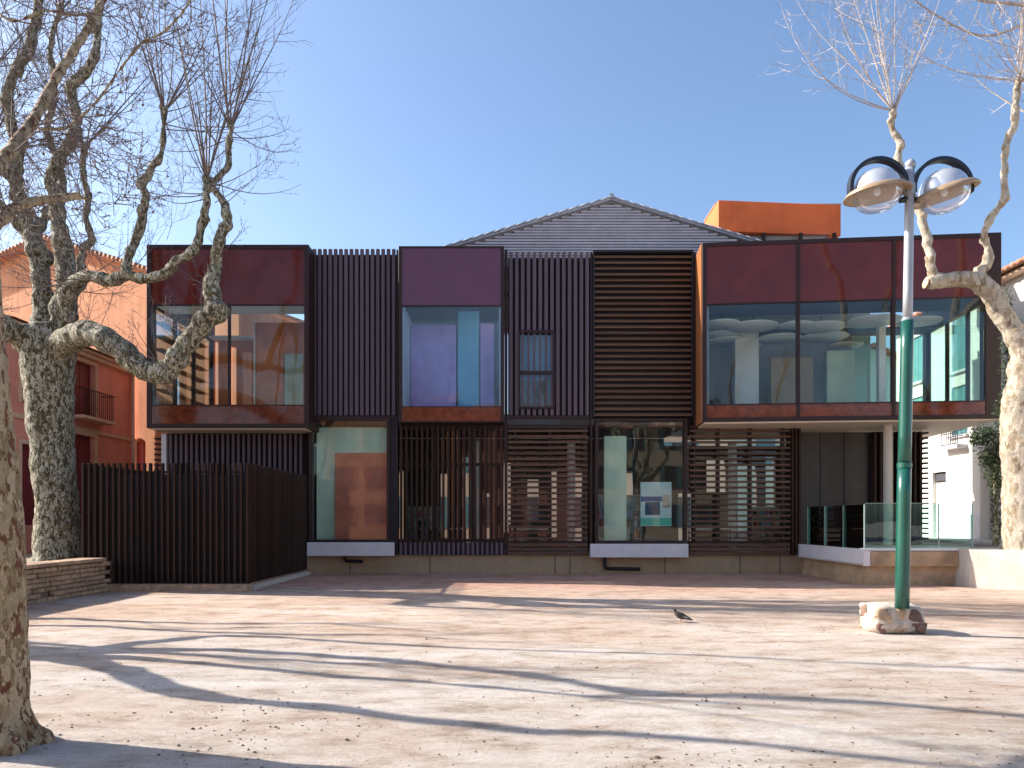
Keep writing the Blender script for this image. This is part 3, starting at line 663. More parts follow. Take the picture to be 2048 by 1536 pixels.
# --- ground-floor vertical slat screen, horizontal louvre screens
xa, xb = XF(798), XF(1008)
sg = boxes('slat_screen', [(xa, xb, YF - .02, YF + .2, ZF(859), ZF(849)), (xa, xb, YF + .0, YF + .1, ZF(932), ZF(926)), (xa, xb, YF - .02, YF + .2, ZF(1084), ZF(1078)),
                           (XF(866), XF(872), YF + .0, YF + .1, ZF(1078), ZF(932)), (XF(942), XF(948), YF, YF + .1, ZF(1078), ZF(932)), (XF(866), XF(872), YF, YF + .1, ZF(926), ZF(859)), (XF(942), XF(948), YF, YF + .1, ZF(926), ZF(859))], M['frame'], lib)
sg['label'] = 'see-through screen of dark vertical slats under the centre box'
n = 20
for i in range(n):
    cx = xa + (xb - xa) * (i + .5) / n
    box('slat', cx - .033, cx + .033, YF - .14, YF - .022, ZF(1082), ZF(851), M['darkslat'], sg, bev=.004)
box('window_pane', xa, xb, YF + .24, YF + .25, ZF(1080), ZF(852), M['glass'], sg)
bc = box('base_cladding', xa, xb, YF - .05, YF + .018, ZF(1110), ZF(1085), M['slatback'], lib)
for i in range(22):
    cx = xa + (xb - xa) * (i + .5) / 22
    box('rib', cx - .04, cx + .04, YF - .11, YF - .052, ZF(1110), ZF(1084.6), M['slat'], bc, bev=.004)
def louvre_screen(pa, pb, posts, label, n=20, pt=857, pbm=1082):
    xa, xb = XF(pa), XF(pb)
    lst = [(XF(q) - .05, XF(q) + .05, YF - .02, YF + .12, ZF(pbm), ZF(pt)) for q in posts]
    lst += [(xa, xb, YF - .03, YF + .14, ZF(pt), ZF(pt - 6)), (xa, xb, YF - .03, YF + .14, ZF(pbm + 4), ZF(pbm))]
    s = boxes('louvre_screen', lst, M['frame'], lib); s['label'] = label
    zz0, zz1 = ZF(pbm), ZF(pt); p_ = (zz1 - zz0) / n
    for i in range(n):
        z = zz0 + p_ * (i + .5)
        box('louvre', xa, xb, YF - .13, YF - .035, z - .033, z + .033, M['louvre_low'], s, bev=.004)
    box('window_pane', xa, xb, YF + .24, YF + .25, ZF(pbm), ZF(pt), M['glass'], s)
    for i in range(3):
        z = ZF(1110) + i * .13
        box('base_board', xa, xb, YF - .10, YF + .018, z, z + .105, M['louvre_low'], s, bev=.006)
    return s
louvre_screen(1016, 1175, (1030, 1100, 1168), 'see-through screen of brown horizontal louvres left of the poster window')
louvre_screen(1378, 1578, (1436, 1500, 1566), 'see-through screen of brown horizontal louvres right of the poster window')
sc2 = boxes('corner_fins', [(XF(1578), XF(1602), YF + .05, YF + .3, ZF(1112), ZF(857))], M['slatback'], lib)
for px in (1583, 1590, 1597): box('fin', XF(px) - .03, XF(px) + .03, YF - .12, YF + .048, ZF(1110), ZF(857), M['darkslat'], sc2)

# --- entrance recess
box('entrance_wall', XF(1602), XF(1748), YF + .35, YF + .5, .6, zceil0 + .1, plain('entrance_panel', (.035, .026, .022), .5, var=.3), lib)
for px in (1650, 1698): box('panel_joint', XF(px) - .012, XF(px) + .012, YF + .335, YF + .36, .6, zceil0 + .1, M['slatback'], lib)
en = box('entrance_fins', XF(1750), XF(1852), YF + .3, YF + .5, .6, zceil0 + .1, M['slatback'], lib)
for i in range(9):
    cx = XF(1755 + i * 11.5)
    box('fin', cx - .035, cx + .035, YF + .12, YF + .298, .9, zceil0 + .1, M['darkslat'], en, bev=.004)
for k in range(22):
    zz = 1.05 + .155 * k
    box('end_louvre', XF(1853), XF(1861), YF + .1, YF + .5, zz, zz + .06, M['darkslat'], en)
V, Fq = [], []; pc = at(1776, 1000, 22.2)
lathe('column', [(.13, .9), (.13, 4.46)], M['conc'], lib, (pc.x, pc.y, 0), 28)

# --- interior of the ground floor
intc = []
for (x, y, lb) in ((-1.2, 25.0, 'slim white column inside behind the vertical slat screen'), (2.0, 25.4, 'slim white column inside behind the left louvre screen'), (7.4, 25.2, 'slim white column inside behind the right louvre screen')):
    lathe('interior_column', [(.14, .62), (.14, zceil0)], M['white'], lib, (x, y, 0), 20)
box('pale_pier', px2x(1206, YF + .8), px2x(1250, YF + .8), YF + .5, YF + .7, .62, zceil0, M['green_wall'], lib)
post = thing('poster', 'white, blue and green poster behind the glass of the right picture window', 'poster', at(1311, 1052, YF + .3))
Yp = YF + .3
po = [plain('poster_white', (.60, .74, .74), .7, var=.05), plain('poster_blue', (.02, .07, .25), .7, var=.3, scale=9), plain('poster_green', (.10, .52, .40), .7, var=.1), plain('poster_navy', (.015, .04, .12), .7, var=.3), plain('poster_tan', (.5, .42, .34), .7, var=.3, scale=12)]
box('sheet', px2x(1281, Yp), px2x(1343, Yp), Yp, Yp + .012, py2z(1052, Yp), py2z(964, Yp), po[0], post)
box('blue_block', px2x(1282, Yp), px2x(1324, Yp), Yp - .004, Yp - .001, py2z(1003, Yp), py2z(993, Yp), po[1], post)
box('navy_block', px2x(1290, Yp), px2x(1320, Yp), Yp - .004, Yp - .001, py2z(1030, Yp), py2z(1004, Yp), po[3], post)
box('tan_block', px2x(1325, Yp), px2x(1341, Yp), Yp - .004, Yp - .001, py2z(1016, Yp), py2z(990, Yp), po[4], post)
box('green_band', px2x(1281.5, Yp), px2x(1342.5, Yp), Yp - .004, Yp - .001, py2z(1051, Yp), py2z(1036, Yp), po[2], post)
def table(x, y, wd, lb, top=M['white']):
    t_ = thing('table', lb, 'table', (x, y, .62))
    box('tabletop', x - wd / 2, x + wd / 2, y - .4, y + .4, 1.33, 1.37, top, t_, bev=.005)
    for sx in (-1, 1):
        for sy in (-1, 1): box('leg', x + sx * (wd / 2 - .06) - .02, x + sx * (wd / 2 - .06) + .02, y + sy * .34 - .02, y + sy * .34 + .02, .62, 1.33, M['intdark'], t_)
table(.60, 24.6, 1.25, 'white table behind the left horizontal louvre screen')
table(6.6, 25.4, 1.5, 'white table behind the right horizontal louvre screen')
table(-2.2, 25.6, 1.3, 'white table behind the vertical slat screen')
def bookcase(x, y, wd, h, lb, seed, base=.62, ynorm=-1):
    r_ = random.Random(seed)
    t_ = thing('bookcase', lb, 'bookcase', (x, y, base))
    boxes('case', [(x - wd / 2, x - wd / 2 + .03, y, y + .3, base, base + h), (x + wd / 2 - .03, x + wd / 2, y, y + .3, base, base + h), (x - wd / 2 + .03, x + wd / 2 - .03, y + .27, y + .3, base, base + h)], M['white'], t_)
    ns_ = int(h / .36)
    cols = [M['red_panel'], M['shutter_teal'], M['trim'], M['intdark'], M['white'], vi, te]
    for k in range(ns_ + 1):
        z = base + k * (h - .03) / ns_
        box('shelf', x - wd / 2 + .03, x + wd / 2 - .03, y, y + .27, z, z + .03, M['white'], t_)
        if k < ns_:
            xx = x - wd / 2 + .05
            while xx < x + wd / 2 - .14:
                bwid = r_.uniform(.05, .12)
                if r_.random() < .85: box('book', xx, xx + bwid * .9, y + .04, y + .25, z + .031, z + r_.uniform(.2, .3), r_.choice(cols), t_)
                xx += bwid
bookcase(-3.0, 26.1, 1.2, 1.5, 'low white bookcase full of books behind the vertical slat screen', 1)
bookcase(3.7, 26.0, 1.6, 1.9, 'white bookcase full of books behind the poster window', 2)
bookcase(8.9, 26.1, 1.2, 1.5, 'low white bookcase full of books behind the right louvre screen', 3)
for (x, y, lb) in ((.1, 25.4, 'dark chair behind the table at the left louvre screen'), (7.3, 26.2, 'dark chair behind the table at the right louvre screen')):
    t_ = thing('chair', lb, 'chair', (x, y, .62))
    box('seat', x - .22, x + .22, y - .22, y + .22, 1.05, 1.10, M['intdark'], t_, bev=.01); box('backrest', x - .22, x + .22, y + .19, y + .225, 1.101, 1.5, M['intdark'], t_, bev=.01)
    for sx in (-1, 1):
        for sy in (-1, 1): box('leg', x + sx * .19 - .015, x + sx * .19 + .015, y + sy * .19 - .015, y + sy * .19 + .015, .62, 1.05, M['polegrey'], t_)

# drain pipe under the right sill; the left tube stands in for a shadow wedge
for (pa, pb, py, lb) in ((1210, 1280, 1137, 'dark bent pipe on the beige plinth under the right picture window'), (690, 726, 1122, 'dark bent tube standing in for a shadow wedge on the plinth under the left picture window')):
    V, Fq = [], []; Yq = YF - .06
    pts = [at(pa, 1114, Yq), at(pa, py - 5, Yq), at(pa + 3, py - 1, Yq), at(pa + 10, py, Yq), at(pb, py + 1, Yq)]
    tube(V, Fq, *spline(pts, [.05] * 5, 3), n=8)
    tag(mesh('pipe_and_shadow', V, Fq, M['iron'], None, smooth=True), lb, 'pipe', 'drain pipes on the plinth')

# ------------------------------------------------------------------ terrace, railing, retaining wall
tx0, tx1 = 8.78, 11.15; ty0 = 18.75
ter = thing('entrance_terrace', 'raised concrete entrance terrace with a pale slab edge', 'terrace', (tx0, ty0, 0))
box('base_wall', tx0 + .14, 13.0, ty0 + .12, YF + .3, -.2, .50, M['conc_brown'], ter)
box('slab', tx0, 12.95, ty0 + .02, YF + .28, .503, .88, M['conc'], ter, bev=.01)
box('slab_edge', tx0 - .03, tx0 - .003, ty0, YF + .0, .55, .92, M['sill'], ter)
box('front_coping', tx0 + .0, tx1, ty0 - .02, ty0 + .2, .883, .94, M['sill'], ter, bev=.005)
box('front_facing', tx0 + .18, tx1, ty0 - .035, ty0 - .003, .50, .86, M['conc_brown'], ter)
box('corner_stone', tx0 - .01, tx0 + .16, ty0 - .04, ty0 - .004, .50, .878, M['sill'], ter)
rail = thing('glass_railing', 'frameless glass railing round the edge of the entrance terrace', 'railing', (tx0, ty0, .94))
hR = 1.12
ys_ = [ty0 + .06, 20.0, 21.2, 22.4]
for k in range(3):
    p_ = box('glass_panel', tx0 + .05, tx0 + .066, ys_[k] + .012, ys_[k + 1] - .012, .925, .92 + hR, M['glass_rail'], rail)
for y_ in ys_: box('panel_edge', tx0 + .045, tx0 + .071, y_ - .012, y_ + .010, .92, .923 + hR, M['glass_edge'], rail)
xsr = [tx0 + .06, 9.75, 10.7, 11.55]
for k in range(3):
    box('glass_panel', xsr[k] + .012, xsr[k + 1] - .012, ty0 + .05, ty0 + .066, .942, .94 + hR, M['glass_rail'], rail)
for x_ in xsr[1:]: box('panel_edge', x_ - .010, x_ + .010, ty0 + .045, ty0 + .071, .942, .943 + hR, M['glass_edge'], rail)
box('top_edge', tx0 + .085, xsr[-1], ty0 + .045, ty0 + .071, .945 + hR, .955 + hR, M['glass_edge'], rail)
# battered retaining wall at the right
p0 = gnd(1948, 1174); p1 = gnd(2110, 1192)
V = [(tx1 + .0, ty0 + .15, .90), (p0.x, p0.y, -.1), (p1.x, p1.y, -.1), (p1.x + .05, p1.y + .35, .90), (tx1, ty0 + .6, -.1), (tx1 + .2, 21, .90), (13.2, 21, .90), (13.2, 21, -.1), (tx1 + .2, 21, -.1)]
V = [(11.16, 18.2, .93), (11.55, 17.85, -.1), (13.2, 16.0, -.1), (13.2, 16.35, .93), (11.16, 19.6, .93), (11.16, 19.6, -.1), (14.5, 19.6, .93), (14.5, 19.6, -.1), (14.5, 16.35, .93), (14.5, 16.0, -.1), (11.16, 18.35, -.1)]
Fq = [(0, 10, 1), (0, 1, 2, 3), (3, 2, 9, 8), (0, 4, 5, 10), (4, 6, 7, 5), (6, 8, 9, 7), (0, 3, 8, 6, 4)]
rw = mesh('retaining_wall', V, Fq, M['conc']); tag(rw, 'pale battered concrete retaining wall under the right tree', 'wall')

# ------------------------------------------------------------------ slatted enclosure at the left
YE = 17.5
ex0_, ex1_ = px2x(160, YE), px2x(497, YE)
enc = thing('slatted_enclosure', 'dark brown enclosure of tall vertical metal slats in front of the library', 'fence', (ex0_, YE, .15))
h0, h1 = .17, 2.98
n = 28
for i in range(n):
    cx = ex0_ + .06 + (ex1_ - ex0_ - .1) * i / (n - 1)
    box('slat', cx - .022, cx + .022, YE, YE + .11, h0, h1 - .0, M['darkslat'], enc, bev=.004)
m_ = 34
for i in range(1, m_):
    cy = YE + (22.6 - YE) * i / m_
    box('slat', ex1_ - .10, ex1_ + .01, cy - .02, cy + .02, h0, h1, M['darkslat'], enc, bev=.004)
for i in range(1, m_, 1):
    cy = YE + (22.6 - YE) * i / m_
    box('slat', ex0_ , ex0_ + .10, cy - .02, cy + .02, .68, h1, M['darkslat'], enc, bev=.004)
boxes('rail', [(ex0_, ex1_, YE + .112, YE + .15, z, z + .05) for z in (.4, 1.5, 2.75)] + [(ex1_ - .14, ex1_ - .102, YE + .15, 22.6, z, z + .05) for z in (.4, 1.5, 2.75)], M['frame'], enc)
boxes('inner_panel', [(ex0_ + .15, ex1_ - .2, YE + .7, YE + .75, .1, 2.75)], M['slatback'], enc)
kb = prism('kerb_wall', [(ex0_ + .2, YE - .12), (ex1_ + .05, YE - .12), (ex1_ + .05, YE + .2), (ex0_ + .2, YE + .2)], -.05, .155, M['wallstone'], bev=.02)
tag(kb, 'low stone kerb along the foot of the slatted enclosure', 'kerb')
kb2 = prism('kerb_wall', [(ex1_ - .12, YE + .22), (ex1_ + .06, YE + .22), (ex1_ + .06, 22.7), (ex1_ - .12, 22.7)], -.05, .10, M['conc'], bev=.02)
tag(kb2, 'low concrete kerb running back along the right side of the slatted enclosure', 'kerb')
# garden wall of old bricks
gw = thing('brick_wall', 'low weathered brick garden wall with flat coping at the left edge', 'wall', (-9.5, 17, 0))
core = box('wall_core', -9.85, -9.45, 6.0, 17.35, -.1, .70, M['mortar'], gw)
r_ = random.Random(5)
bm_ = [box_mesh(.11, .40 - .02 * k, .085, M['wallstone'], .012) for k in range(3)]
for row in range(7):
    y = 6.05 + (.2 if row % 2 else 0)
    proud = .06 if row < 2 else (0.0 if row % 2 else .015)
    while y < 17.2:
        if not (row == 1 and abs(y - 14.9) < .25):
            link('brick', bm_[r_.randrange(3)], gw, Vector((-9.44 + proud + r_.uniform(-.008, .008), y + .2, .05 + row * .098)) - gw.location)
        y += .41
for k in range(19):
    y = 5.69 + k * .61
    o_ = box('coping_stone', -9.92, -9.33 + r_.uniform(-.01, .01), y, y + .59, .705, .78 + r_.uniform(-.006, .006), M['wallstone'], gw, bev=.015)
    o_.rotation_euler = (r_.uniform(-.006, .006), r_.uniform(-.008, .008), 0)

# ------------------------------------------------------------------ houses
def house_window(par, wall, mats, c0, c1, z0, z1, axis, face, shut, rec=.12, name='window'):
    """a shuttered window on a wall plane; axis 'y': the wall runs along y at x=face, 'x': runs along x at y=face"""
    pass
# salmon house: its wall runs away from the camera at x = -14.4
hp = thing('salmon_house', 'salmon pink house with burgundy shutters and a small balcony behind the big plane tree', 'house', (-14.4, 28.5, .66))
xw = -14.4
def ywin(px): return xw * F_PX / (px - CX)
ya, yb_ = ywin(146), ywin(190)
zt_, zb2 = 6.95, 5.10
def wall_y(name, x0, x1, y0, y1, z0, z1, ops, m, parent):
    ops = sorted(ops); lst = []; cur = y0
    for (a, b, rows) in ops:
        if a > cur: lst.append((x0, x1, cur, a, z0, z1))
        zc = z0
        for (c, d) in rows:
            if c > zc: lst.append((x0, x1, a, b, zc, c))
            zc = d
        if zc < z1: lst.append((x0, x1, a, b, zc, z1))
        cur = b
    if cur < y1: lst.append((x0, x1, cur, y1, z0, z1))
    return boxes(name, lst, m, parent)
wall_y('wall', xw - .3, xw, 21.2, 28.6, .5, 7.25, [(ya, yb_, [(1.0, 4.5), (zb2, zt_)]), (22.0, 23.1, [(1.5, 3.9), (zb2, zt_)])], M['pink_house'], hp)
boxes('house_body', [(xw - 5, xw - .3, 21.2, 29.0, .5, 7.2)], M['pink_house'], hp)
box('cornice', xw - .2, xw + .28, 21.15, 28.65, 7.253, 7.36, M['trim'], hp, bev=.02)
box('cornice', xw - .2, xw + .18, 21.1, 28.62, 7.12, 7.25, M['trim'], hp, bev=.02)
box('string_course', xw + .001, xw + .06, 21.2, 28.6, 4.62, 4.74, M['trim'], hp)
for (a, b) in ((ya, yb_), (22.0, 23.1)):
    for (c, d) in ((1.0 if a == ya else 1.5, 4.5 if a == ya else 3.9), (zb2, zt_)):
        wd = box('window', xw - .26, xw - .22, a, b, c, d, M['intdark'], hp)
        for q in (0, 1):
            y0_ = a + (b - a) * q / 2
            box('shutter', xw - .21, xw - .16, y0_ + .015, y0_ + (b - a) / 2 - .015, c + .02, d - .02, M['shutter_red'], hp, bev=.01)
        boxes('window_surround', [(xw + .001, xw + .035, a - .12, a, c, d + .12), (xw + .001, xw + .035, b, b + .12, c, d + .12), (xw + .001, xw + .035, a, b, d, d + .12)], M['trim'], hp)
bal = box('balcony', xw + .001, xw + .5, ya - .25, yb_ + .45, 4.98, 5.08, M['trim'], hp, bev=.01)
V, Fq = [], []
yy = ya - .2
while yy < yb_ + .42:
    tube(V, Fq, [(xw + .46, yy, 5.08), (xw + .46, yy, 5.95)], [.012, .012], 5); yy += .12
tube(V, Fq, [(xw + .46, ya - .22, 5.96), (xw + .46, yb_ + .42, 5.96)], [.02, .02], 6)
for q in (ya - .22, yb_ + .42): tube(V, Fq, [(xw, q, 5.96), (xw + .46, q, 5.96)], [.015, .015], 5)
mesh('balcony_rail', V, Fq, M['iron'], bal)
V, Fq = [], []; tube(V, Fq, [(xw + .1, 28.3, 7.1), (xw + .1, 28.3, .7)], [.06, .06], 8); mesh('drainpipe', V, Fq, M['trim'], hp, smooth=True)
V = [(xw + .4, 21.1, 7.38), (xw + .4, 28.8, 7.38), (xw - 2.5, 28.8, 8.0), (xw - 2.5, 21.1, 8.0), (xw - 5.4, 21.1, 7.38), (xw - 5.4, 28.8, 7.38)]
mesh('roof', V, [(0, 1, 2, 3), (3, 2, 5, 4), (1, 5, 2), (0, 3, 4)], M['tile'], hp)

# orange house with the gable, beyond
Pa = Vector((-26.0, 34.6, 0)); Pb = Vector((-9.8, 26.9, 0)); dv = (Pb - Pa).normalized(); nv = Vector((dv.y, -dv.x, 0))
ho = thing('orange_house', 'tall orange rendered house with a low gable roof behind the salmon house', 'house', Pa, rz=math.atan2(dv.y, dv.x))
Lh = (Pb - Pa).length
def uo(px):
    s = (px - CX) / F_PX; d = Pb - Pa; return (s * Pa.y - Pa.x) / (d.x - s * d.y) * Lh
def yo(px):
    return (Pa + dv * uo(px)).y
ur = uo(100); zr = py2z(484, yo(100)); ul = uo(-60); ue = uo(300)
zl = py2z(535, yo(-60)); ze = py2z(548, yo(300))
aw0, aw1 = uo(267), uo(291); az0, az1 = py2z(1000, yo(280)), py2z(884, yo(280))
def lm(name, V, Fq, m, par, **k): return mesh(name, V, Fq, m, par, local=True, **k)
zL = ze - (Lh - ue) * (zr - ze) / (ue - ur)
# front wall with the arched opening cut out
V = [(ul - 4, 0, 0), (aw0, 0, 0), (aw0, 0, az0), (aw1, 0, az0), (aw1, 0, 0), (Lh, 0, 0), (Lh, 0, zL), (ur, 0, zr), (ul - 4, 0, zl - 1), (aw0, 0, az1)]
arc = [(aw0 + (aw1 - aw0) * k / 6, 0, az1 + .16 * math.sin(math.pi * k / 6)) for k in range(7)]
base = [(aw0, 0, az0), (aw1, 0, az0)]
VV = [(ul - 4, 0, 0), (Lh, 0, 0), (Lh, 0, zL), (ur, 0, zr), (ul - 4, 0, zl - 1)]
n0 = len(VV); VV += arc; n1 = len(VV); VV += [(aw0, 0, 0), (aw1, 0, 0), (aw0, 0, az0), (aw1, 0, az0), ]
a0_ = n1
Fq = [(0, a0_, n0, 3, 4), (a0_, a0_ + 1, a0_ + 3, a0_ + 2), (a0_ + 1, 1, 2, n0 + 6), (n0 + 6, 2, 3)] 
Fq += [(n0 + k, n0 + k + 1, 3) for k in range(6)]
lm('wall', VV, Fq, M['orange_house'], ho)
VV = arc + [(x, .25, z) for x, y, z in arc] + [(aw0, 0, az0), (aw1, 0, az0), (aw0, .25, az0), (aw1, .25, az0)]
Fq = [(k, k + 1, 8 + k, 7 + k) for k in range(6)] + [(14, 0, 7, 16), (15, 17, 13, 6), (14, 16, 17, 15)]
lm('window_reveal', VV, Fq, M['trim'], ho)
lboxes('window', [(aw0 - .1, aw1 + .1, .2, .26, az0 - .05, az1 + .3)], M['brown_wall'], ho)
lboxes('shutter', [(aw0 + .05, aw0 + .38, .14, .19, az0, az1)], M['shutter_red'], ho)
rt = .12
for (a, za_, b, zb3) in ((ul - 4.2, zl - 1.05, ur, zr), (ur, zr, Lh + .1, zL)):
    V = [(a, -.4, za_ + .02), (b, -.4, zb3 + .02), (b, 9, zb3 + .02), (a, 9, za_ + .02)]; V += [(x, y, z + rt) for x, y, z in V]
    rf = lm('roof', V, [(0, 1, 2, 3), (7, 6, 5, 4), (0, 4, 5, 1), (1, 5, 6, 2), (2, 6, 7, 3), (3, 7, 4, 0)], M['tile'], ho)
    nt_ = int(abs(b - a) / .24); me_ = None
    for i in range(nt_):
        f_ = (i + .5) / nt_; x_ = a + (b - a) * f_; z_ = za_ + (zb3 - za_) * f_ + rt + .03
        if me_ is None:
            V2_, F2_ = [], []; tube(V2_, F2_, [(0, -.06, 0), (0, .5, 0)], [.085, .075], 8)
            t1 = lm('roof_tile', V2_, F2_, M['tile'], rf, smooth=True); me_ = t1.data; t1.location = (x_, -.4, z_)
        else: link('roof_tile', me_, rf, (x_, -.4, z_))
lboxes('side_wall', [(Lh - .3, Lh - .003, .003, 9, 0, zL - .05)], M['orange_house'], ho)

# white house along the street at the right: wall at x = 16
hw = thing('white_house', 'white rendered house along the street at the right, with teal shutters', 'house', (16, 31, .9))
xw2 = 16.0
def yw2(px): return xw2 * F_PX / (px - CX)
def zw2(py, px): return py2z(py, yw2(px))
ops = []
D0, D1 = yw2(1892), yw2(1865)
WA0, WA1 = yw2(1934), yw2(1903)
WB0, WB1 = yw2(2075), yw2(2040)
eave = 9.35
wall_y('wall', xw2, xw2 + .3, 14, 31.2, .8, eave, [(D0, D1, [(1.0, 3.45)]), (WA0, WA1, [(4.7, 6.45), (7.0, 9.0)]), (20.0, 21.2, [(4.9, 6.5), (7.0, 8.9)]), (yw2(1865) + .7, yw2(1865) + 1.6, [(4.9, 6.5), (7.1, 8.9)])], M['white_house'], hw)
boxes('house_body', [(xw2 + .3, xw2 + 9, 14, 31.2, .8, eave - .05)], M['white_house'], hw)
d_ = box('door', xw2 + .12, xw2 + .18, D0, D1, 1.0, 3.05, M['white'], hw)
for z in (1.2, 1.8, 2.4): box('door_panel', xw2 + .105, xw2 + .118, D0 + .12, D1 - .12, z, z + .42, M['sill'], d_)
box('door_handle', xw2 + .08, xw2 + .104, D0 + .06, D0 + .1, 2.0, 2.15, M['iron'], d_)
box('fanlight', xw2 + .12, xw2 + .16, D0, D1, 3.12, 3.45, M['intdark'], hw)
for (a, b, c, d) in ((WA0, WA1, 4.7, 6.45), (WA0, WA1, 7.0, 9.0), (20.0, 21.2, 4.9, 6.5), (20.0, 21.2, 7.0, 8.9), (yw2(1865) + .7, yw2(1865) + 1.6, 4.9, 6.5), (yw2(1865) + .7, yw2(1865) + 1.6, 7.1, 8.9)):
    wn_ = box('window', xw2 + .2, xw2 + .24, a, b, c, d, M['intdark'], hw)
    box('shutter', xw2 + .08, xw2 + .13, a + .02, (a + b) / 2 - .01, c + .02, d - .02, M['shutter_teal'], wn_)
    box('shutter', xw2 + .08, xw2 + .13, (a + b) / 2 + .01, b - .02, c + .02, d - .02, M['shutter_teal'], wn_)
    box('window_sill', xw2 - .12, xw2 - .001, a - .1, b + .1, c - .1, c - .02, M['sill'], wn_)
# balcony grille on the first floor
ga, gb = yw2(1932), yw2(1897)
V, Fq = [], []
yy = ga
while yy <= gb:
    tube(V, Fq, [(xw2 - .3, yy, 4.35), (xw2 - .3, yy, 5.1)], [.014, .014], 5); yy += .11
for z in (4.36, 5.1, 4.75): tube(V, Fq, [(xw2 - .3, ga, z), (xw2 - .3, gb, z)], [.018, .018], 5)
for k in range(6):
    cy = ga + (gb - ga) * (k + .5) / 6
    tube(V, Fq, [(xw2 - .31, cy + .1 * math.cos(a_), 4.92 + .1 * math.sin(a_)) for a_ in [q * .7 for q in range(10)]], [.012] * 10, 4)
mesh('balcony_rail', V, Fq, M['iron'], hw)
box('balcony_slab', xw2 - .38, xw2 - .001, ga - .1, gb + .1, 4.2, 4.32, M['sill'], hw)
box('grey_dado', xw2 - .05, xw2 - .002, yw2(1965), D0 - .12, 1.0, 1.85, M['sill'], hw)
box('pilaster', xw2 - .12, xw2 - .002, yw2(1986), yw2(1967), 1.0, 4.1, M['conc'], hw)
box('string_course', xw2 - .07, xw2 - .002, 14, 31.2, 4.0, 4.12, M['sill'], hw) if False else None
box('cornice', xw2 - .35, xw2 + .3, 13.8, 31.3, eave + .003, eave + .12, M['trim'], hw, bev=.02)
V = [(xw2 - .5, 13.7, eave + .13), (xw2 - .5, 31.5, eave + .13), (xw2 + 4.5, 31.5, eave + 1.7), (xw2 + 4.5, 13.7, eave + 1.7), (xw2 + 9.5, 13.7, eave), (xw2 + 9.5, 31.5, eave)]
rf = mesh('roof', V, [(0, 3, 2, 1), (3, 4, 5, 2), (1, 2, 5), (0, 4, 3)], M['tile'], hw)
V2_, F2_ = [], []; tube(V2_, F2_, [(-.04, 0, 0), (.6, 0, .2)], [.09, .075], 8); me_ = None
for i in range(60):
    y_ = 13.9 + i * .29
    if me_ is None:
        t1 = mesh('roof_tile', V2_, F2_, M['tile'], rf, smooth=True, local=True); me_ = t1.data; t1.location = Vector((xw2 - .52, y_, eave + .17)) - worg(rf)
    else: link('roof_tile', me_, rf, Vector((xw2 - .52, y_, eave + .17)) - worg(rf))

# pale green gabled house farther down the street
hg = thing('green_house', 'pale green gabled house farther down the street, seen through the right glazed box', 'house', (18, 46, .9))
V = [(13, 46, .5), (31, 46, .5), (31, 46, 8.3), (22, 46, 12.2), (13, 46, 8.8)]
V2_ = V + [(x, 58, z) for x, y, z in V]
mesh('wall', V2_, [(0, 1, 2, 3, 4), (5, 9, 8, 7, 6), (0, 4, 9, 5), (1, 6, 7, 2)], M['green_house'], hg)
for (a, za_, b, zb3) in ((12.6, 8.7, 22, 12.25), (22, 12.25, 31.4, 8.2)):
    V = [(a, 45.5, za_), (b, 45.5, zb3), (b, 58.4, zb3), (a, 58.4, za_)]; V += [(x, y, z + .18) for x, y, z in V]
    mesh('roof', V, [(0, 1, 2, 3), (7, 6, 5, 4), (0, 4, 5, 1), (1, 5, 6, 2), (2, 6, 7, 3), (3, 7, 4, 0)], M['tile'], hg)
for x_ in (15, 18.5, 22): 
    wn_ = box('window', x_, x_ + 1.1, 45.93, 45.99, 5, 6.8, M['intdark'], hg); box('shutter', x_ + .02, x_ + 1.08, 45.88, 45.925, 5, 6.75, M['shutter_teal'], wn_)
# cream house behind the library (seen between the slats) and houses across the square (seen in the glass)
def simple_house(name, x0, x1, y0, y1, h, m, lb, shut, facing, base=0, rows=(1.2, 4.4, 7.6)):
    t_ = thing(name, lb, 'house', ((x0 + x1) / 2, (y0 + y1) / 2, base))
    box('wall', x0, x1, y0, y1, base - .1, h, m, t_)
    yf = y0 if facing < 0 else y1; k = 0
    for z in rows:
        if z + 1.8 > h: continue
        x = x0 + 1.0
        while x + 1.1 < x1 - .5:
            yy0, yy1 = (yf - .05, yf - .002) if facing < 0 else (yf + .002, yf + .05)
            wn = box('window', x, x + 1.0, yy0, yy1, z, z + 1.8, M['intdark'], t_)
            sh = (yy0 - .04, yy0 - .002) if facing < 0 else (yy1 + .002, yy1 + .04)
            box('shutter', x - .5, x - .02, sh[0], sh[1], z, z + 1.8, shut, wn); box('shutter', x + 1.02, x + 1.5, sh[0], sh[1], z, z + 1.8, shut, wn)
            x += 2.9
    ym = (y0 + y1) / 2
    V = [(x0 - .2, y0 - .5, h), (x1 + .2, y0 - .5, h), (x1 + .2, y1 + .5, h), (x0 - .2, y1 + .5, h), (x0 - .2, ym, h + 1.6), (x1 + .2, ym, h + 1.6)]
    mesh('roof', V, [(0, 1, 5, 4), (2, 3, 4, 5), (0, 4, 3), (1, 2, 5), (0, 3, 2, 1)], M['tile'], t_)
    return t_
simple_house('cream_house', -9, 13, 44, 52, 6.8, M['cream_house'], 'cream house behind the library, glimpsed through the ground-floor screens', M['shutter_teal'], -1, .0)
h1_ = simple_house('orange_townhouse', -16, -5, -28, -18, 11.5, M['orange_house'], 'orange townhouse across the square, mirrored in the library windows', M['shutter_red'], 1)
h2_ = simple_house('salmon_townhouse', -4.8, 6, -27, -17.5, 10.5, M['pink_house'], 'salmon townhouse across the square, mirrored in the library windows', M['shutter_red'], 1)
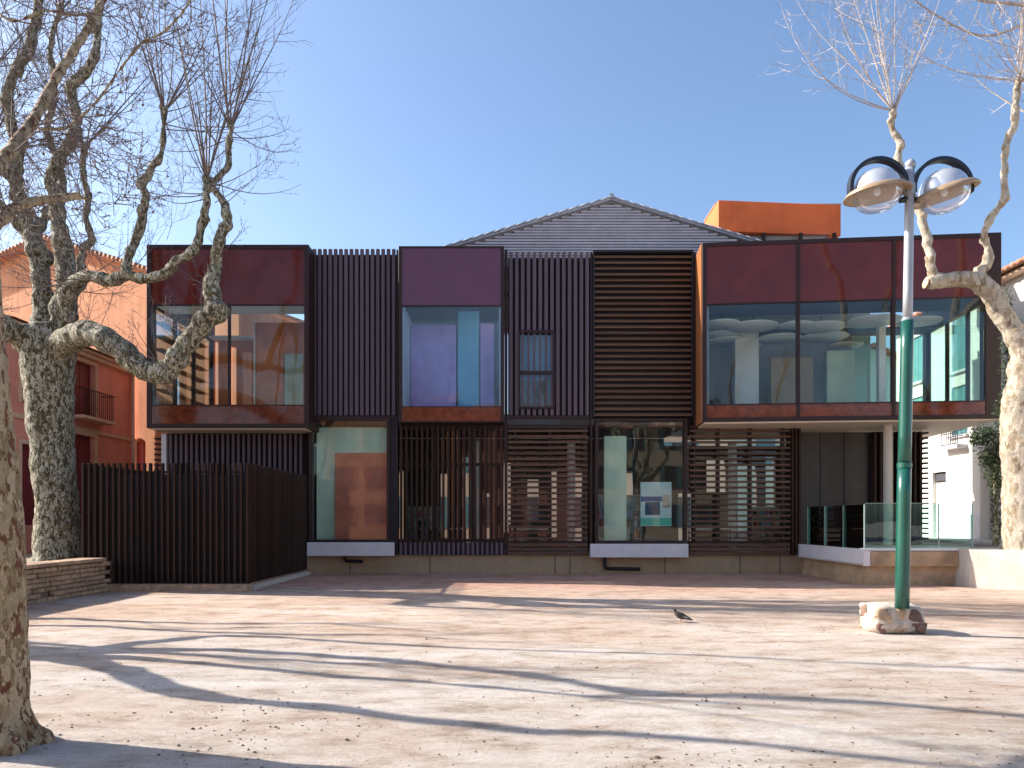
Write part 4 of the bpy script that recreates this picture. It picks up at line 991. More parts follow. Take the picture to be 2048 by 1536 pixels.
h3_ = simple_house('cream_townhouse', 6.2, 19, -28, -18, 9.5, M['cream_house'], 'cream townhouse across the square, mirrored in the library windows', M['shutter_teal'], 1)

# ------------------------------------------------------------------ trees
UP = Vector((0, 0, 1))
def grow(V, Fc, rg, p, d, ln, r, lev, maxlev, upb=.10, fruits=None, dens=1.0, curl=0.16):
    n = 7 if lev == 0 else (5 if lev == 1 else 3)
    pts = [p.copy()]; d = d.normalized(); st = ln / n
    ds = []
    bend = Vector((rg.gauss(0, 1), rg.gauss(0, 1), rg.gauss(-.3, .6))) * (curl * .75)
    for i in range(n):
        f = (i + 1) / n
        d = (d + Vector((rg.gauss(0, curl), rg.gauss(0, curl), rg.gauss(0, curl) * .6)) * .28 + bend * (1 - 1.3 * f) + UP * upb * (.4 + 1.6 * f)).normalized()
        p = p + d * st; pts.append(p.copy()); ds.append(d.copy())
    rad = [max(.0032, r * 1.2 * (1 - .78 * i / n)) for i in range(n + 1)]
    tube(V, Fc, pts, rad, 4 if lev == 0 else 3)
    if lev < maxlev:
        m = int(rg.uniform(6, 13) * dens) if lev == 0 else int(rg.uniform(2, 5.5) * dens)
        for k in range(m):
            f = (.15 + .83 * rg.random() ** .8) * n; i = min(int(f), n - 1); q = pts[i].lerp(pts[i + 1], f - i)
            side = ds[i].orthogonal().normalized(); side.rotate(Matrix.Rotation(rg.uniform(0, 6.283), 3, ds[i]))
            nd_ = (ds[i] * rg.uniform(.5, 1.5) + side).normalized()
            grow(V, Fc, rg, q, nd_, ln * rg.uniform(.18, .55) * (1 - .4 * f / n), max(rad[i] * .5, .004), lev + 1, maxlev, upb * .9, fruits, dens, curl * 1.25)
    if fruits is not None and lev >= 1 and rg.random() < .05:
        L_ = rg.uniform(.04, .09); c = pts[-1] - UP * L_; s = rg.uniform(.013, .019)
        tube(V, Fc, [pts[-1], c], [.003, .003], 3); b = len(V)
        for v in ((1, 0, 0), (0, 1, 0), (-1, 0, 0), (0, -1, 0), (0, 0, 1), (0, 0, -1)): V.append(c + Vector(v) * s)
        for k in range(4): Fc.append((b + k, b + (k + 1) % 4, b + 4)); Fc.append((b + (k + 1) % 4, b + k, b + 5))
def fan(V, Fc, rg, p, axis, n, ln, r, spread=.55, maxlev=2, upb=.10, fr=None, dens=1.0, curl=.10):
    for k in range(n):
        s = axis.normalized().orthogonal().normalized(); s.rotate(Matrix.Rotation(rg.uniform(0, 6.283), 3, axis.normalized()))
        d = axis.normalized() + s * (spread * math.sqrt(rg.random()) * 1.5)
        grow(V, Fc, rg, p + s * .04, d, ln * rg.uniform(.6, 1.1), r * rg.uniform(.7, 1.1), 0, maxlev, upb, fr, dens, curl)
def limb(V, Fc, rg, pts, rad, n=12, rough=.10, knob=True, sub=5):
    P, Rr = spline(pts, rad, sub)
    off = rg.uniform(0, 50)
    Rr = [r * (1 + rough * 2.2 * mnoise.noise(Vector((i * .55 + off, 0, 0)))) for i, r in enumerate(Rr)]
    P = [p + Vector((mnoise.noise(Vector((i * .4 + off, 7, 0))), mnoise.noise(Vector((i * .4 + off, 17, 0))), 0)) * Rr[i] * min(.45, rough * 4) for i, p in enumerate(P)]
    P[0] = Vector(pts[0]); tube(V, Fc, P, Rr, n)
    return P, Rr
def knob(V, Fc, rg, c, r):
    bm = bmesh.new(); bmesh.ops.create_icosphere(bm, subdivisions=2, radius=1); b = len(V)
    bm.verts.ensure_lookup_table()
    for v in bm.verts:
        co = v.co * (r * (1 + .35 * mnoise.noise(v.co * 2 + c))); V.append(c + co)
    for f in bm.faces: Fc.append(tuple(b + v.index for v in f.verts))
    bm.free()
def wood(name, V, Fc, m, par, voxel, amp=2.2):
    o = mesh(name, V, Fc, m, par, smooth=True)
    md = o.modifiers.new('fuse', 'REMESH'); md.mode = 'VOXEL'; md.voxel_size = voxel; md.use_smooth_shade = True
    sm = o.modifiers.new('smooth', 'SMOOTH'); sm.factor = .5; sm.iterations = 3
    tx = bpy.data.textures.new(name + '_burl', 'CLOUDS'); tx.noise_scale = voxel * 7; tx.noise_depth = 3
    dp = o.modifiers.new('burls', 'DISPLACE'); dp.texture = tx; dp.strength = voxel * amp; dp.mid_level = .5; dp.texture_coords = 'GLOBAL'
    return o
def stuff(o): o['kind'] = 'stuff'; return o

# --- big mottled plane tree behind the garden wall
rg = random.Random(11)
Y1 = 18.6; k1 = Y1 / F_PX
t1 = thing('plane_tree', 'big bare pollarded plane tree with mottled bark behind the brick wall', 'tree', (px2x(118, Y1), Y1, .6), 'bare plane trees of the square')
def PP(lst, Y0): return [at(a, b, Y0 + c) for a, b, c in lst]
V, Fc = [], []; TV, TF = [], []
def addlimb(lst, rpx, Y0, n=12, rough=.10, V_=None, F_=None, kk=None):
    r = [q * Y0 / F_PX * ((.80 if q < 30 else .92) if Y0 != Y1 else (.84 if q < 30 else .90)) for q in rpx]
    return limb(V, Fc, rg, PP(lst, Y0), r, n, rough)
addlimb([(118, 1150, 0), (116, 1105, 0), (113, 1000, 0), (103, 880, 0), (98, 780, 0), (95, 705, 0), (96, 650, 0)], [66, 50, 43, 45, 50, 56, 34], Y1, 20, .02)
heads = []
def H(lst, rpx, Y0=Y1, head=True, k=True, **kw):
    kw.setdefault('rough', .15); P, Rr = addlimb(lst, rpx, Y0, **kw)
    if k:
        for i in range(6, len(P) - 1, rg.choice((5, 6, 7))):
            knob(V, Fc, rg, P[i] + Vector((rg.uniform(-1, 1), rg.uniform(-1, 1), rg.uniform(-.5, .5))) * Rr[i] * .5, Rr[i] * 1.12)
    if head:
        heads.append((P[-1], (P[-1] - P[-4]).normalized()))
        for q in range(4): knob(V, Fc, rg, P[-1] + Vector((rg.uniform(-1, 1), rg.uniform(-1, 1), rg.uniform(-1.6, .5))) * Rr[-1] * .8, Rr[-1] * rg.uniform(.8, 1.15))
    return P, Rr
la = H([(98, 700, 0), (60, 680, -.2), (20, 662, -.5), (-40, 650, -1.0), (-110, 600, -1.5), (-130, 480, -1.6)], [36, 30, 24, 20, 14, 8])[0]
lb_ = H([(96, 690, 0), (86, 610, .1), (78, 530, .2), (66, 470, .3), (48, 410, .3), (30, 350, .2), (38, 290, .1), (14, 215, 0), (26, 150, 0), (58, 95, .1), (76, 20, .2), (82, -60, .3)], [34, 24, 21, 20, 17, 15, 14, 13, 12, 12, 11, 9])[0]
lc = H([(115, 690, 0), (128, 620, -.1), (132, 560, -.2), (124, 480, -.2), (114, 420, -.3), (104, 362, -.4), (120, 315, -.5), (152, 262, -.6), (146, 200, -.6), (142, 172, -.7), (186, 125, -.8), (196, 50, -.9), (202, -30, -1), (204, -80, -1)], [34, 26, 23, 20, 17, 14, 15, 12, 11, 12, 10, 9, 8, 6])[0]
ld = H([(130, 640, -.2), (145, 575, -.5), (175, 553, -.9), (219, 562, -1.2), (250, 549, -1.4)], [20, 18, 14, 13, 13], head=False)[0]
H([(250, 552, -1.4), (257, 515, -1.4), (278, 462, -1.4), (291, 400, -1.5), (285, 368, -1.5), (308, 330, -1.6), (324, 302, -1.6), (327, 245, -1.6), (330, 218, -1.6)], [12, 10, 10, 9, 9, 9, 6, 6, 7])
H([(250, 549, -1.4), (290, 557, -1.6), (330, 548, -1.8), (352, 524, -1.9), (388, 502, -2.0), (402, 455, -2.0), (412, 410, -2.1), (413, 375, -2.1), (412, 352, -2.1)], [12, 11, 11, 10, 10, 9, 8, 7, 7])
H([(413, 380, -2.1), (432, 357, -2.1), (454, 335, -2.1), (458, 285, -2.2), (463, 252, -2.2)], [7, 7, 7, 6, 7])
lf = H([(120, 700, 0), (150, 672, -.8), (185, 668, -1.3), (228, 688, -1.6), (275, 730, -1.8), (315, 746, -1.9), (345, 732, -2.0), (372, 690, -2.0), (400, 652, -2.1), (432, 622, -2.1), (424, 588, -2.1), (432, 520, -2.1), (440, 478, -2.2), (455, 440, -2.2), (446, 402, -2.2), (424, 376, -2.1)],
       [33, 28, 27, 26, 24, 23, 23, 21, 20, 23, 18, 12, 12, 11, 8, 7], head=False, k=False)[0]
H([(140, 600, 0), (160, 540, .3), (166, 500, .4), (184, 478, .4), (172, 440, .4), (176, 400, .5), (166, 340, .5), (170, 290, .6)], [12, 10, 9, 9, 8, 8, 7, 7])
H([(66, 470, .3), (95, 430, .6), (125, 390, .9), (118, 330, 1.1), (95, 260, 1.2), (110, 180, 1.3), (100, 100, 1.4), (120, 20, 1.5)], [12, 12, 11, 9, 8, 8, 7, 6])
H([(40, 380, .2), (10, 340, -.2), (-20, 260, -.6), (-30, 150, -.8)], [11, 10, 8, 7])
H([(60, 480, .4), (30, 440, .4), (0, 410, .3), (-40, 330, .2)], [14, 12, 10, 8])
wood('trunk', V, Fc, M['bark_big'], t1, .035)
for p, d in heads:
    ax = (d * .35 + UP).normalized()
    fan(TV, TF, rg, p, ax, rg.randint(9, 13), 4.3, .019, .50, 2, .035, True, .75, .06)
    for k in range(6):
        an = rg.uniform(0, 6.283); grow(TV, TF, rg, p - UP * rg.uniform(0, .5), Vector((math.cos(an), math.sin(an), rg.uniform(-.25, .25))), rg.uniform(1.4, 2.8), .012, 0, 2, .09, True, .7, .12)
# water shoots along the limbs
for P in (la, lb_, lc, ld, lf):
    for k in range(24 if P is not lf else 34):
        q = P[rg.randrange(5, len(P))] ; d = Vector((rg.gauss(0, 1), rg.gauss(0, 1), rg.gauss(.1 if P is not lf else .8, .4)))
        grow(TV, TF, rg, q, d, rg.uniform(1.0, 3.0) * (1 if P is not lf else .55), .010, 0, 2, .10, True, .75, .14)
for k in range(200):
    p = at(rg.uniform(-40, 430) if k % 2 else rg.uniform(-40, 220), rg.uniform(-60, 480), Y1 + rg.uniform(-2, 2))
    if p.z < 7.5 and p.x > -9: continue
    grow(TV, TF, rg, p, Vector((rg.gauss(0, .6), rg.gauss(0, .5), rg.gauss(.7, .5))), rg.uniform(.8, 2.4), .008, 0, 2, .08, True, .8, .15)
stuff(mesh('twigs', TV, TF, M['twig'], t1))

# --- foreground plane tree at the left edge
rg = random.Random(23)
Y0 = 5.45
t0 = thing('plane_tree', 'flaking tan plane tree trunk in the near foreground at the left edge', 'tree', (px2x(-15, Y0), Y0, 0), 'bare plane trees of the square')
V, Fc = [], []; TV, TF = [], []
def AP(px, py, Y): return at(px, py, Y)
limb(V, Fc, rg, [at(-14, 1520, Y0), at(-16, 1485, Y0), at(-20, 1430, Y0), at(-24, 1300, Y0), at(-26, 1150, Y0), at(-34, 1000, Y0), at(-52, 850, Y0), at(-66, 700, Y0), at(-80, 520, Y0), at(-90, 300, Y0 + .1), at(-95, 100, Y0 + .2)],
     [.40, .30, .26, .25, .245, .245, .245, .24, .24, .24, .2], 24, .012)
for a in range(7):                                           # root flare
    an = a * .9 + .3; c = at(-15, 1495, Y0)
    limb(V, Fc, rg, [c + Vector((.15 * math.cos(an), .15 * math.sin(an), .18)), c + Vector((.28 * math.cos(an), .28 * math.sin(an), .02)), c + Vector((.40 * math.cos(an), .40 * math.sin(an), -.10))], [.12, .10, .05], 8, .1)
nb1, r1_ = limb(V, Fc, rg, [at(-90, 420, Y0), at(-40, 365, 5.8), at(0, 326, 6.2), at(36, 282, 6.5), at(70, 235, 6.8), at(104, 172, 7.1), at(142, 108, 7.4), at(188, 34, 7.8), at(212, -20, 8.1), at(240, -120, 8.5)], [.13, .08, .055, .05, .048, .045, .042, .04, .036, .03], 10, .08)
nb2, r2_ = limb(V, Fc, rg, [at(-80, 560, Y0), at(-40, 480, 5.9), at(0, 442, 6.4), at(48, 408, 6.8), at(110, 398, 7.2), at(160, 392, 7.4)], [.12, .07, .05, .045, .042, .04], 10, .08)
nb3, r3_ = limb(V, Fc, rg, [at(75, 258, 6.9), at(130, 256, 7.2), at(160, 235, 7.4), at(196, 200, 7.6), at(275, 95, 8.0), at(330, 62, 8.3), at(375, 10, 8.6), at(400, -40, 8.8)], [.022, .02, .02, .019, .018, .017, .015, .012], 7, .05)
nb4, r4_ = limb(V, Fc, rg, [at(160, 392, 7.4), at(200, 408, 7.5), at(235, 405, 7.6), at(265, 375, 7.8), at(285, 355, 8)], [.02, .013, .012, .010, .007], 6, .05)
nb5, r5_ = limb(V, Fc, rg, [at(0, 30, 7.0), at(35, 42, 7.2), at(90, 22, 7.4), at(150, 30, 7.6), at(195, 22, 7.8)], [.022, .02, .018, .018, .015], 6, .05)
for k in range(9):
    p0_ = at(-90, rg.uniform(100, 400), Y0 + .1); an = k * .7 + 1.2
    P_, _ = limb(V, Fc, rg, [p0_, p0_ + Vector((-.6 * abs(math.cos(an)) - .2, -1.0 + .25 * k, .5)), p0_ + Vector((-1.4 * abs(math.cos(an)) - .3, -1.8 + .45 * k, 1.6)), p0_ + Vector((-1.8 * abs(math.cos(an)) - .4, -2.2 + .55 * k, 3.0))], [.10, .08, .065, .04], 9, .1)
    fan(TV, TF, rg, P_[-1], UP, 9, 2.2, .016, .6, 2, .06, True, .8, .1)
wood('trunk', V, Fc, M['bark_near'], t0, .018, 1.6)
for nb, cnt, ll in ((nb1, 26, 1.0), (nb2, 12, .6), (nb3, 22, .7), (nb4, 6, .4), (nb5, 10, .6)):
    for k in range(cnt):
        q = nb[rg.randrange(len(nb) // 4, len(nb))]
        grow(TV, TF, rg, q, Vector((rg.gauss(.3, .8), rg.gauss(.3, .6), rg.gauss(.4, .7))), rg.uniform(.5, 1.2) * ll, .006, 0, 2, .03, True, .8, .16)
stuff(mesh('twigs', TV, TF, M['twig'], t0))

# --- right plane tree with the lopped branch
rg = random.Random(31)
Y2 = 18.3
t2 = thing('plane_tree', 'pale bare plane tree at the right edge with a sawn-off branch stub', 'tree', (px2x(2042, Y2), Y2, .93), 'bare plane trees of the square')
V, Fc = [], []; TV, TF = [], []
addlimb([(2046, 1112, 0), (2044, 1070, 0), (2042, 950, 0), (2038, 840, 0), (2044, 760, 0), (2046, 710, 0), (2030, 668, 0), (2004, 630, 0), (1990, 598, 0), (1962, 568, 0), (1930, 559, 0), (1890, 560, 0), (1853, 566, 0)],
        [46, 38, 36, 36, 30, 27, 25, 24, 25, 22, 20, 18, 17], Y2, 18, .05)
heads = []
H([(1866, 556, 0), (1862, 528, 0), (1856, 490, .1), (1848, 455, .1), (1836, 415, .2), (1812, 368, .2), (1796, 325, .2), (1801, 285, .2), (1784, 258, .2), (1788, 222, .2)], [13, 11, 11, 10, 10, 9, 9, 10, 8, 9], Y2)
H([(1968, 560, 0), (1962, 542, 0), (1976, 525, 0), (1978, 500, 0), (1968, 468, -.1), (1985, 430, -.2), (2009, 396, -.3), (2008, 350, -.3), (2010, 312, -.3), (2016, 275, -.3), (2029, 248, -.4), (2032, 200, -.4), (2037, 158, -.4)], [13, 13, 12, 9, 9, 9, 9, 8, 8, 8, 9, 8, 7], Y2)
H([(2040, 740, 0), (2070, 680, .2), (2095, 560, .3), (2120, 400, .3), (2110, 250, .3)], [18, 14, 12, 11, 8], Y2)
H([(2090, 560, .3), (2130, 480, 1.2), (2180, 380, 1.8), (2200, 200, 2)], [12, 11, 10, 8], Y2)
wood('trunk', V, Fc, M['bark_pale'], t2, .03)
lathe('cut_end', [(.001, .0), (.11, .0), (.13, -.02)], plain('sawn_wood', (.55, .36, .24), .8, var=.3, scale=12), t2, at(1851, 566, Y2) + Vector((-.02, 0, 0)), 20, (0, R(-80), 0))
for i, (p, d) in enumerate(heads):
    if i == 0:
        for k in range(10):                                  # the crown leans to the left over the roof
            an = R(-85 + 13 * k); dd = Vector((math.sin(an), rg.uniform(-.3, .3), math.cos(an) + .12))
            grow(TV, TF, rg, p, dd, rg.uniform(3.2, 4.4) if k < 8 else 2.2, .015, 0, 2, .15 if k < 4 else .05, True, .95, .08)
        fan(TV, TF, rg, p, Vector((-.05, 0, 1)), 6, 4.8, .020, .28, 2, .04, True, .95, .06)
    elif i == 1:
        fan(TV, TF, rg, p, UP, 6, 4.0, .022, .3, 2, .05, True, .6, .06)
        fan(TV, TF, rg, p, Vector((-.8, 0, .6)), 6, 3.0, .012, .4, 2, .1, True, .6, .1)
    else: fan(TV, TF, rg, p, Vector((-.25, 0, 1)), 12, 3.0, .024, .7, 2, .05, True, 1.0, .1)
for (pts_, r_w) in (([(2110, 20, -1), (2030, 8, -.8), (1960, 0, -.6), (1900, -30, -.4)], 3.5), ([(2120, 40, .5), (2060, 45, .5), (1990, 70, .4), (1940, 66, .3), (1880, 35, .3), (1830, 0, .3), (1800, -40, .3)], 3.0)):
    P_, R_ = spline(PP(pts_, Y2), [r_w * Y2 / F_PX * (1 - .1 * i) for i in range(len(pts_))], 4); tube(TV, TF, P_, R_, 5)
    for k in range(14): grow(TV, TF, rg, P_[rg.randrange(2, len(P_))], Vector((rg.gauss(-.4, .7), rg.gauss(0, .5), rg.gauss(.2, .7))), rg.uniform(.5, 1.3), .009, 0, 2, .03, True, .8, .18)
stuff(mesh('twigs', TV, TF, M['twig_sunlit'], t2))

# --- generic pollarded plane trees: outside the left edge (their shadows cross the square) and behind the camera (mirrored in the glass)
def plane_tree(x, y, h, seed, label, lean=(0, 0), r0=.38, nl=5, reach=3.2, tw=2.4, lev=2, z0=0.0, fork=3.0, tn=9):
    rg2 = random.Random(seed); t = thing('plane_tree', label, 'tree', (x, y, z0), 'bare plane trees of the square')
    V, Fc, TV, TF = [], [], [], []
    b = Vector((x, y, z0)); fk = b + Vector((lean[0] * .3, lean[1] * .3, fork))
    limb(V, Fc, rg2, [b - UP * .15, b + UP * .25, b + UP * (fork * .5), fk], [r0 * 1.35, r0 * 1.05, r0 * .92, r0 * .98], 18, .05)
    for k in range(nl):
        an = 6.283 * k / nl + rg2.uniform(-.4, .4); rr = reach * rg2.uniform(.6, 1.1)
        q = [fk - UP * .1]; n = 7; dirx = Vector((math.cos(an), math.sin(an), 0))
        for i in range(1, n):
            f = i / (n - 1); side = dirx.cross(UP) * rg2.uniform(-.5, .5)
            q.append(fk + dirx * rr * (f ** .6) + side * .8 + UP * ((h - fork - tw * .6) * f ** 1.25) + Vector((lean[0], lean[1], 0)) * f)
        P, Rr = limb(V, Fc, rg2, q, [r0 * .62 * (1 - .62 * (i / (n - 1))) for i in range(n)], 10, .14)
        fan(TV, TF, rg2, P[-1], (P[-1] - P[-5]).normalized() * .5 + UP, tn, tw, .022, .5, lev, .06, True, .8, .1)
        j = len(P) * 3 // 5
        c = P[j]; e = c + dirx.cross(UP) * rg2.choice((-1, 1)) * rg2.uniform(.8, 1.5) + UP * rg2.uniform(.8, 1.8)
        P2, _ = limb(V, Fc, rg2, [c, c.lerp(e, .5) + dirx * .3, e], [Rr[j] * .75, Rr[j] * .6, Rr[j] * .5], 8, .12)
        fan(TV, TF, rg2, P2[-1], UP + dirx * .2, tn - 2, tw * .9, .02, .5, lev, .06, True, .8, .1)
    wood('trunk', V, Fc, M['bark_big'], t, .05)
    stuff(mesh('twigs', TV, TF, M['twig'], t))
rg = random.Random(77)
tl = thing('plane_tree', 'bare plane tree just outside the left edge whose shadow forks across the sand', 'tree', (-10.5, 10.5, 0), 'bare plane trees of the square')
V, Fc, TV, TF = [], [], [], []
limb(V, Fc, rg, [(-10.5, 10.5, -.1), (-10.5, 10.5, .5), (-10.45, 10.5, 1.8), (-10.4, 10.45, 3.0)], [.6, .46, .40, .42], 18, .03)
for pts, rad in (([(-10.4, 10.4, 2.8), (-10.0, 9.6, 3.4), (-9.6, 8.75, 3.9), (-9.4, 8.5, 4.6), (-9.35, 8.25, 5.5), (-9.3, 8.3, 6.3), (-9.0, 8.0, 7.2)], [.28, .20, .17, .14, .12, .09, .07]),
                 ([(-10.4, 10.5, 2.9), (-10.4, 11.0, 3.6), (-10.3, 11.2, 4.4), (-10.2, 10.7, 6.0), (-10.1, 10.0, 6.8), (-10.0, 10.15, 7.8), (-10.05, 9.95, 8.6), (-9.9, 9.9, 9.6)], [.24, .17, .15, .13, .12, .11, .09, .06]),
                 ([(-10.4, 10.6, 2.9), (-10.6, 11.6, 3.5), (-10.7, 12.3, 4.2), (-10.3, 12.0, 6.0), (-10.1, 12.2, 7.6), (-10.0, 12.1, 9.3)], [.20, .12, .10, .08, .07, .06]),
                 ([(-10.3, 10.4, 3.0), (-10.0, 10.2, 3.8), (-9.9, 10.0, 4.8), (-9.8, 9.9, 5.6), (-9.9, 9.7, 6.3)], [.2, .12, .10, .08, .06]),
                 ([(-10.5, 10.5, 2.8), (-11.4, 10.9, 3.4), (-12.2, 11.2, 4.6), (-12.5, 11.3, 6.4)], [.2, .15, .12, .08])):
    P, Rr = limb(V, Fc, rg, pts, [q * .80 for q in rad], 12, .16)
    for i in range(5, len(P) - 1, 5): knob(V, Fc, rg, P[i], Rr[i] * 1.2)
    fan(TV, TF, rg, P[-1], UP, 7, 2.4, .018, .4, 1, .05, True, .5, .08)
wood('trunk', V, Fc, M['bark_big'], tl, .045)
stuff(mesh('twigs', TV, TF, M['twig'], tl))
plane_tree(-17.2, 13.9, 9.5, 102, 'bare plane tree far outside the left edge beyond the brick wall', fork=3.4, lev=0, tn=4, nl=3, z0=.6, r0=.26, reach=1.8)
plane_tree(-7.0, -5.0, 12, 103, 'bare plane tree behind the viewer, mirrored in the left glazed box', fork=4, lev=1, reach=3)
plane_tree(1.5, -7.0, 12, 104, 'bare plane tree behind the viewer, mirrored in the centre window', fork=4, lev=1, reach=3)
plane_tree(8.5, -4.5, 12.5, 105, 'bare plane tree behind the viewer, mirrored in the right glazed box', fork=4, lev=1, reach=3.4)

# --- dark evergreen beside the right plane tree
rg = random.Random(41)
Ye = 19.4
te_ = thing('evergreen_shrub', 'dark leafy evergreen on a thin stem between the right tree and the white house', 'shrub', (px2x(1994, Ye), Ye, .93))
V, Fc = [], []
tube(V, Fc, *spline([at(1992, 1090, Ye), at(1991, 1000, Ye), at(1994, 920, Ye), at(2006, 830, Ye), at(2020, 720, Ye), at(2016, 600, Ye)], [.08, .065, .06, .05, .04, .02], 4), n=8)
mesh('trunk', V, Fc, M['bark_big'], te_, smooth=True)
V, Fc = [], []
blobs = [(1985, 880, 36, 32), (1965, 868, 26, 22), (1990, 930, 26, 40), (1975, 915, 20, 22), (2012, 830, 22, 50), (2022, 760, 20, 60), (2018, 690, 18, 50), (2012, 620, 14, 50), (1996, 970, 18, 35), (1992, 1020, 10, 50), (1948, 880, 12, 12), (2040, 700, 20, 60), (1998, 1060, 8, 30)]
for (cx, cy, rx_, ry_) in blobs:
    for k in range(int(rx_ * ry_ * .75)):
        a, b, c = rg.gauss(0, .5), rg.gauss(0, .5), rg.gauss(0, .45)
        if a * a + b * b + c * c > 1.25: continue
        p = at(cx + a * rx_, cy + b * ry_, Ye) + Vector((0, c * rx_ * Ye / F_PX * 1.1, 0))
        s = rg.uniform(.03, .06); u = Vector((rg.gauss(0, 1), rg.gauss(0, 1), rg.gauss(0, 1))).normalized(); v = u.orthogonal().normalized()
        b0 = len(V); V += [p - u * s, p + v * s * .5, p + u * s, p - v * s * .5]; Fc.append((b0, b0 + 1, b0 + 2, b0 + 3))
stuff(mesh('crown', V, Fc, M['leaf'], te_))

# ------------------------------------------------------------------ street lamp
Yp = 10.86; kp = Yp / F_PX
lb0 = gnd(1802, 1262)
lamp = thing('street_lamp', 'twin-headed street lamp on a green and grey pole standing in a stone block', 'street lamp', (px2x(1802, Yp), Yp, 0))
def LP(px, py, dy=0): return at(px, py, Yp + dy)
V, Fc = [], []; tube(V, Fc, *spline([LP(1804, 1216), LP(1809, 930)], [.098, .094], 4), n=24); mesh('lower_pole', V, Fc, M['polegreen'], lamp, smooth=True)
V, Fc = [], []; tube(V, Fc, *spline([LP(1809, 930), LP(1815, 640)], [.09, .086], 4), n=24); mesh('middle_pole', V, Fc, M['polegreen'], lamp, smooth=True)
V, Fc = [], []; tube(V, Fc, *spline([LP(1815, 641), LP(1820, 335)], [.066, .06], 4), n=24); mesh('upper_pole', V, Fc, M['polegrey'], lamp, smooth=True)
V, Fc = [], []; tube(V, Fc, [LP(1808.8, 936), LP(1809, 926)], [.101, .101], 24); mesh('joint_band', V, Fc, M['polegreen'], lamp)
V, Fc = [], []; tube(V, Fc, [LP(1815, 642), LP(1815, 636)], [.090, .07], 24)
tube(V, Fc, [LP(1819.3, 392), LP(1819.6, 368)], [.078, .078], 20); mesh('collar', V, Fc, M['polegrey'], lamp, smooth=False)
c = LP(1821, 329); V, Fc = [], []; knob(V, Fc, rg, c, .075); mesh('finial', V, Fc, M['polegrey'], lamp, smooth=True)
for s, (hx, hy, tilt) in ((-1, (1754, 383, R(-6))), (1, (1888, 384, R(-15)))):
    hc = LP(hx, hy)
    # black hoop: an upright ring from the pole round the head
    V, Fc = [], []; Rh = 56 * kp; cc = LP(1757 if s < 0 else 1884, 376)
    nseg = 44; aa0, aa1 = R(-10), R(190)
    for i in range(nseg + 1):
        a = aa0 + (aa1 - aa0) * i / nseg; wdt = .03 + .035 * math.sin((a if s < 0 else math.pi - a) * .5 + .4)
        for (dr, dy) in ((-.022, -wdt), (.03, -wdt), (.03, wdt), (-.022, wdt)):
            V.append(cc + Vector(((Rh + dr) * math.cos(a), dy, (Rh + dr) * math.sin(a))))
    for i in range(nseg):
        for k in range(4): Fc.append((i * 4 + k, i * 4 + (k + 1) % 4, (i + 1) * 4 + (k + 1) % 4, (i + 1) * 4 + k))
    Fc += [(0, 3, 2, 1), tuple(nseg * 4 + k for k in range(4))]
    mesh('hoop', V, Fc, M['hoop'], lamp)
    hd = lathe('lamp_head', [(.335, .02), (.325, .07), (.30, .14), (.255, .21), (.19, .265), (.11, .30), (.001, .315)], M['chrome'], lamp, hc, 40, (R(3), tilt, 0))
    lathe('dish', [(.25, .012), (.34, .018), (.40, -.012), (.455, -.055), (.462, -.045), (.405, .02), (.335, .045)], M['dish'], hd, (0, 0, 0), 40).location = (0, 0, 0)
    lathe('reflector', [(.25, .012), (.20, .05), (.1, .09), (.001, .1)], M['dish'], hd, (0, 0, 0), 40).location = (0, 0, 0)
    lathe('bowl', [(.335, -.015), (.335, -.06), (.31, -.14), (.26, -.21), (.18, -.265), (.09, -.29), (.001, -.295)], M['bowl'], hd, (0, 0, 0), 40).location = (0, 0, 0)
    V, Fc = [], []; tube(V, Fc, [(0, 0, .08), (0, 0, .03), (0, 0, -.03), (0, 0, -.06)], [.03, .05, .05, .02], 14); mesh('bulb', V, Fc, M['white'], hd, smooth=True, local=True)
    V, Fc = [], []; e = LP(1819, 398); tube(V, Fc, [e, e + Vector((s * .14, 0, -.02))], [.045, .04], 12); mesh('bracket', V, Fc, M['hoop'], lamp)
# rough stone footing
def lump(name, c, rx_, ry_, rz2, seed, m, par, subd=3, rough=.18):
    bm = bmesh.new(); bmesh.ops.create_icosphere(bm, subdivisions=subd, radius=1); off = Vector((seed * 3.1, seed * 1.7, seed * 5.3))
    for v in bm.verts:
        d = v.co.copy(); mx_ = max(abs(d.x), abs(d.y), abs(d.z)); q = d.lerp(d / mx_, .62)
        k = 1 + rough * mnoise.noise(d * 1.3 + off) + rough * .5 * mnoise.noise(d * 4 + off)
        v.co = Vector((q.x * rx_, q.y * ry_, q.z * rz2)) * k
    me = bpy.data.meshes.new(name); bm.to_mesh(me); bm.free(); me.materials.append(m)
    me.polygons.foreach_set('use_smooth', [True] * len(me.polygons))
    return link(name, me, par, Vector(c) - worg(par))
M['mortar_pale'] = plain('pale_lime_mortar', (.50, .43, .36), .95, var=.35, scale=8, bump=.8, bscale=30)
M['rubble_dark'] = plain('dark_rubble', (.20, .12, .09), .9, var=.4, scale=9, bump=.7, bscale=25, rnd=.25)
M['rubble_tan'] = plain('tan_rubble', (.48, .34, .22), .9, var=.3, scale=9, bump=.7, bscale=25, rnd=.25)
fx, fy = px2x(1802, Yp), Yp + .30
foot = lump('stone_footing', (fx, fy, .20), .385, .33, .225, 3, M['mortar_pale'], lamp, 4, .10)
r_ = random.Random(9)
